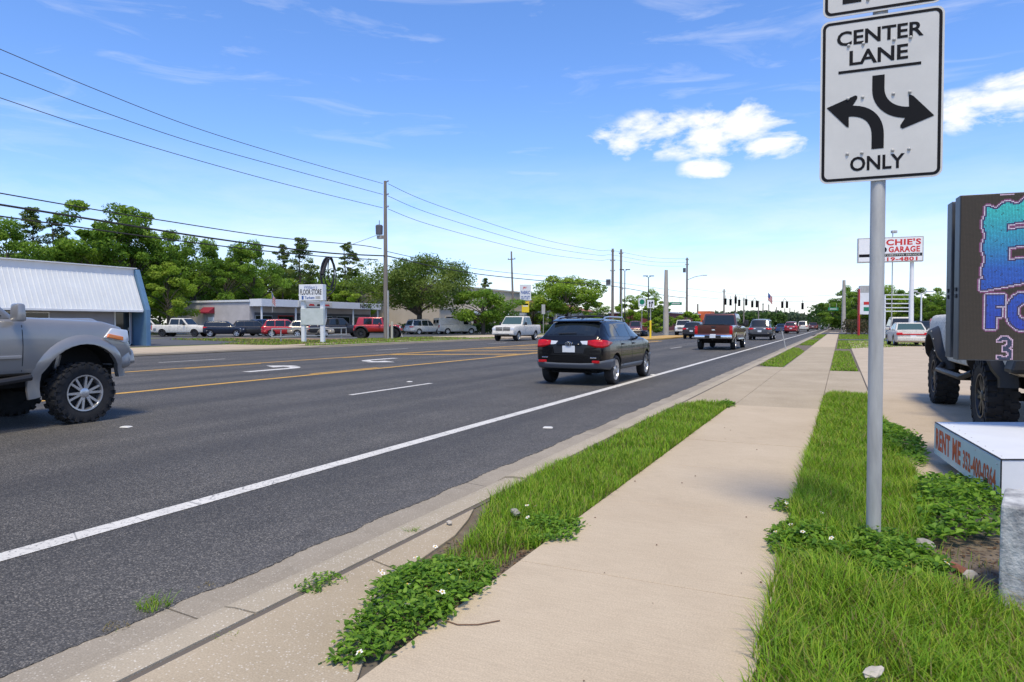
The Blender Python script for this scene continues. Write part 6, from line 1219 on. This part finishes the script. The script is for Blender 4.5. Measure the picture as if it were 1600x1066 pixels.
# ================================================================== TREES
def tree_mesh(seed, H, spread, base, nclump, per, leaf, kind='broad', trunk_r=.22):
    r = np.random.default_rng(seed); tr = MB(); C = []
    if kind == 'pine':
        for k in range(nclump):
            z = r.uniform(base, 1.0) ; a = r.uniform(0, 6.283); rad = spread * (1.05 - (z - base) / (1 - base)) ** .6 * r.uniform(.25, 1); C.append((rad * math.cos(a), rad * math.sin(a), z * H))
    else:
        for k in range(nclump):
            u = r.uniform(-1, 1); a = r.uniform(0, 6.283); rr = r.uniform(.35, 1) ** .5; s_ = math.sqrt(1 - u * u) * rr
            lobe = 1 + .25 * math.sin(3 * a + seed) ; C.append((spread * s_ * math.cos(a) * lobe, spread * s_ * math.sin(a) * lobe, H * (base + (1 - base) * (.5 + .46 * u * rr))))
    C = np.array(C); lean = r.uniform(-.04, .04, 2) * H
    path = [(0, 0, 0), (lean[0] * .3, lean[1] * .3, H * .3), (lean[0], lean[1], H * (.92 if kind == 'pine' else .62))]; tr.tube(path, [trunk_r, trunk_r * .8, trunk_r * .25], 9)
    for i in r.choice(len(C), min(len(C), 26), False):
        z0_ = max(H * base * .6, C[i, 2] * (.9 if kind == 'pine' else .6)); z0_ = min(z0_, H * .85 if kind == 'pine' else H * .55); k = z0_ / H; st = np.array([lean[0] * k, lean[1] * k, z0_]); en = C[i] * .92; md = (st + en) / 2 + np.array([0, 0, -.03 * H if kind == 'pine' else .03 * H]); tr.tube([st, md, en], [trunk_r * .36, trunk_r * .22, .03], 5)
    rad = (.45 + .55 * r.uniform(0, 1, len(C))) * (spread * (.30 if kind != 'pine' else .26)); n = len(C) * per; ci = np.repeat(np.arange(len(C)), per)
    d = r.normal(0, 1, (n, 3)); d /= np.linalg.norm(d, axis=1)[:, None]; P = C[ci] + d * (rad[ci] * r.uniform(0.15, 1, n) ** .45)[:, None] * np.array([1, 1, .62])
    nr_ = d * .55 + r.normal(0, .6, (n, 3)) + np.array([0, 0, .55]); nr_ /= np.linalg.norm(nr_, axis=1)[:, None]; t1 = np.cross(nr_, r.normal(0, 1, (n, 3))); t1 /= np.linalg.norm(t1, axis=1)[:, None]; t2 = np.cross(nr_, t1); s_ = (leaf * r.uniform(.6, 1.35, n))[:, None]
    V = np.stack([P - t1 * s_, P - t2 * s_ * .5 + t1 * s_ * .1, P + t1 * s_, P + t2 * s_ * .5 - t1 * s_ * .1], 1)
    pal = np.array({'broad': [[.075, .15, .022], [.10, .19, .028], [.13, .225, .035]], 'pine': [[.055, .10, .026], [.075, .12, .03], [.095, .14, .04]], 'oak': [[.065, .115, .024], [.09, .145, .03], [.12, .175, .045]], 'light': [[.12, .21, .024], [.15, .25, .032], [.18, .27, .045]]}[kind])
    cc = pal[r.integers(0, 3, len(C))][ci] * r.uniform(.75, 1.35, (n, 1)) * np.array([1.65, 1.5, 1.1])
    return tr.mesh('trunk', smooth=45), fastmesh('crown', V.reshape(-1, 3), np.arange(n * 4).reshape(-1, 4), 4, np.repeat(cc, 4, 0))
pmat('bark', (.085, .07, .055), .95, var=.3, vscale=6, bump=.6, bscale=20)
TV = {}
for k, (nm, a) in enumerate({'b1': (14, 5.0, .22, 52, 300, .17, 'broad'), 'b2': (15, 4.4, .26, 46, 300, .17, 'broad', .2), 'b3': (12, 4.8, .12, 48, 300, .17, 'light', .2), 'b4': (11, 4.6, .08, 48, 300, .17, 'broad', .2), 'p1': (16, 2.9, .42, 64, 110, .14, 'pine', .19), 'p2': (17, 2.5, .52, 50, 110, .14, 'pine', .17),
        'oak': (10.5, 7.6, .30, 110, 300, .15, 'oak', .42), 'oak2': (5.2, 3.6, .22, 46, 260, .12, 'broad', .2), 'l1': (9, 5.2, .22, 60, 300, .17, 'light', .2), 'sh': (2.2, 1.5, .03, 26, 130, .13, 'light', .05)}.items()): TV[nm] = tree_mesh(100 + k, *a)
_tc = {}
def tree(label, px, top, dep, v, rz=0, wide=1.0, group='trees on the left', name=None, base_row=None):
    b_ = GD(px, dep, .04); h = ZAT(b_, top); H0 = {'b1': 14, 'b2': 15, 'b3': 12, 'b4': 11, 'p1': 16, 'p2': 17, 'oak': 10.5, 'oak2': 5.2, 'l1': 9, 'sh': 2.2}[v]; s_ = h / (H0 * .99)
    t_ = thing(name or ('pine_tree' if v[0] == 'p' else 'tree'), label, 'tree', (b_.x, b_.y, .04), rz, group); t_.scale = (s_ * wide, s_ * wide, s_); tr, cr = TV[v]; obj('trunk', tr, 'bark', t_); obj('crown', cr, 'leaf', t_); return t_
LT = [(8, 338, 74, 'b1', 1.0, 'bright broadleaf tree at the far left above the ribbed roof'), (52, 328, 84, 'p1', 1.1, 'tall thin pine second from the left edge'), (92, 338, 86, 'p2', 1.1, 'leaning bare trunked pine behind the ribbed roof'), (160, 310, 82, 'b2', 1.15, 'tallest broadleaf tree rising behind the ribbed roof end'), (205, 332, 84, 'b1', .9, 'broadleaf tree just right of the tallest left tree'),
      (128, 372, 80, 'b4', 1.0, 'low bushy tree under the tallest left tree'), (250, 356, 90, 'b2', .95, 'slim broadleaf tree above the blue wall corner'), (262, 410, 84, 'b3', 1.0, 'yellow green bush tree behind the white crew cab pickup'), (305, 368, 92, 'b1', .9, 'broadleaf tree above the red awning'), (300, 425, 100, 'b4', 1.2, 'low dark tree behind the awning wall'), (352, 378, 94, 'b2', 1.0, 'broadleaf tree above the middle of the grey building'),
      (395, 374, 98, 'b1', .8, 'round topped tree left of the store sign'), (370, 420, 104, 'b3', 1.3, 'pale green low tree above the grey roof'), (440, 384, 108, 'p1', 1.0, 'thin pine left of the cable coil'), (472, 374, 106, 'p1', 1.3, 'dense pine above the floor store sign'), (430, 428, 112, 'b3', 1.3, 'light green bushy tree behind the flag'), (545, 380, 110, 'p2', 1.3, 'pine between the cable coil and the transformer pole'),
      (510, 430, 112, 'b4', 1.3, 'bushy tree under the cable coil'), (560, 428, 112, 'b3', 1.3, 'pale bushy tree left of the transformer pole'), (35, 395, 92, 'b4', 1.3, 'low tree mass behind the left roof'), (215, 395, 96, 'b4', 1.2, 'low tree beside the blue wall top'), (590, 440, 118, 'b4', 1.3, 'bush tree behind the transformer pole')]
for i, (px, top, dep, v, wd, lb) in enumerate(LT): tree(lb, px, top, dep, v, i * 1.7, wd)
tree('large spreading oak right of the transformer pole', 655, 402, 90, 'oak', .6, .98, 'trees by the parking lots')
tree('small round oak in front of the beige building', 755, 450, 88, 'oak2', 0, 1.15, 'trees by the parking lots'); tree('broad green tree right of the fabric outlet sign', 888, 430, 128, 'l1', 1, 1.15, 'trees by the parking lots'); tree('dark tree behind the yellow board', 832, 452, 140, 'b4', 2, 1.2, 'trees by the parking lots'); tree('thin topped pine above the beige building', 760, 436, 165, 'p1', 0, 1.2, 'trees by the parking lots')
tree('dark round tree left of the twin poles', 930, 470, 150, 'b4', 1, 1.2, 'trees by the parking lots'); tree('light green tree left of the median sign', 985, 462, 118, 'b3', 2, 1.2, 'trees by the parking lots'); tree('light green tree behind the median sign', 1015, 452, 122, 'b3', 4, 1.0, 'trees by the parking lots'); tree('low tree right of the median sign', 1032, 478, 120, 'b4', 3, 1.2, 'trees by the parking lots'); tree('small light green bush by the maroon building', 1072, 486, 128, 'sh', 1, 1.0, 'trees by the parking lots', 'bush'); tree('clipped green bush behind the median post', 1024, 496, 108, 'sh', 1, 1.3, 'trees by the parking lots', 'bush')
RT = [(1300, 468, 150, 'b4', 1.3, 'dark tree left of the far concrete pole'), (1325, 446, 128, 'b1', 1.0, 'green tree behind the far concrete pole'), (1342, 452, 120, 'b4', 1.2, 'dense tree behind the fuel price sign'), (1385, 446, 122, 'b3', 1.2, 'light tree behind the pipe rack'), (1412, 450, 126, 'b4', 1.2, 'green tree left of the garage sign pole'), (1450, 448, 118, 'b2', 1.3, 'tree right of the garage sign pole'), (1475, 455, 112, 'b4', 1.2, 'tree touching the message screen edge'), (1520, 452, 120, 'b1', 1.0, 'tree hidden behind the message screen'), (1365, 456, 132, 'b2', 1.0, 'tree hidden behind the grey sign post')]
for i, (px, top, dep, v, wd, lb) in enumerate(RT): tree(lb, px, top, dep, v, i * 1.3 + .4, wd, 'trees on the right')
# ornamental grass below the price sign, hedge, woods
def mass(name, label, pts_h, seed, n, leaf, pal, cat, kind=None, group=None):
    r = np.random.default_rng(seed); P = []
    a = np.array([p for p in pts_h]); m_ = len(a) - 1; k = r.uniform(0, m_, n); i = k.astype(int); f = (k - i)[:, None]; Q = a[i] * (1 - f) + a[i + 1] * f
    off = r.normal(0, 1, (n, 2)); off = off / np.maximum(1, np.linalg.norm(off, axis=1))[:, None] * Q[:, 2:3]
    top_ = Q[:, 3] * (.82 + .18 * np.sin(k * 23 + np.sin(k * 9) * 3)); z = top_ * r.uniform(0, 1, n) ** .55
    C = np.column_stack([Q[:, 0] + off[:, 0], Q[:, 1] + off[:, 1], z + .05]); nr_ = r.normal(0, 1, (n, 3)) + np.array([0, 0, .6]); nr_ /= np.linalg.norm(nr_, axis=1)[:, None]; t1 = np.cross(nr_, r.normal(0, 1, (n, 3))); t1 /= np.linalg.norm(t1, axis=1)[:, None]; t2 = np.cross(nr_, t1); s_ = (leaf * r.uniform(.6, 1.3, n))[:, None]
    V = np.stack([C - t1 * s_, C - t2 * s_ * .55, C + t1 * s_, C + t2 * s_ * .55], 1); pal = np.array(pal); cc = pal[r.integers(0, len(pal), n)] * (.85 + .25 * np.sin(k * 37))[:, None]
    o_ = obj(name, fastmesh(name, V.reshape(-1, 3), np.arange(n * 4).reshape(-1, 4), 4, np.repeat(np.clip(cc, .005, 1), 4, 0)), 'leaf'); return tag(o_, label, cat, group, kind)
GP = [[.06, .12, .022], [.08, .15, .028], [.10, .175, .035]]; FP = [[.075, .115, .06], [.095, .135, .07], [.11, .15, .075]]
def hp(px, dep, wd, row): b_ = GD(px, dep); return (b_.x, b_.y, wd, ZAT(b_, row))
mass('hedge', 'long clipped green hedge behind the white cargo van', [hp(628, 92, 1.0, 506), hp(700, 93, 1.0, 506), hp(790, 95, 1.0, 506), hp(880, 98, 1.0, 508)], 1, 9000, .16, GP, 'hedge')
mass('distant_woods', 'dark distant line of trees along the horizon', [hp(900, 420, 15, 492), hp(1040, 430, 15, 490), hp(1080, 420, 14, 489), hp(1130, 400, 14, 491), hp(1180, 380, 12, 486), hp(1215, 420, 12, 489), hp(1240, 520, 12, 494), hp(1270, 700, 14, 498), hp(1310, 900, 20, 498), hp(1360, 700, 20, 492)], 2, 26000, 1.5, FP, 'woods', 'stuff')
mass('distant_woods', 'dark wood edge behind the left buildings', [hp(-120, 100, 4, 372), hp(60, 104, 4, 385), hp(200, 108, 4, 392), hp(350, 114, 4, 405), hp(480, 120, 4, 418), hp(620, 140, 4, 440), hp(760, 165, 5, 470), hp(900, 200, 6, 480)], 3, 60000, .30, [[.08, .14, .022], [.11, .175, .028], [.14, .205, .035]], 'woods', 'stuff')
mass('distant_woods', 'wood edge behind the forecourt on the right', [hp(1290, 190, 5, 480), hp(1340, 150, 4, 468), hp(1420, 140, 4, 466), hp(1520, 135, 4, 464), hp(1700, 130, 4, 460)], 4, 16000, .42, GP, 'woods', 'stuff')
mass('distant_woods', 'green roadside trees beyond the crossing', [hp(1150, 300, 8, 494), hp(1180, 290, 8, 488), hp(1200, 300, 8, 490)], 5, 4000, 1.0, GP, 'woods', 'stuff')
mass('ornamental_grass', 'brown and green ornamental grass below the fuel price sign', [hp(1330, 92, 1.2, 500), hp(1348, 88, 1.2, 499)], 6, 1500, .14, [[.15, .11, .05], [.10, .11, .04]], 'shrub')
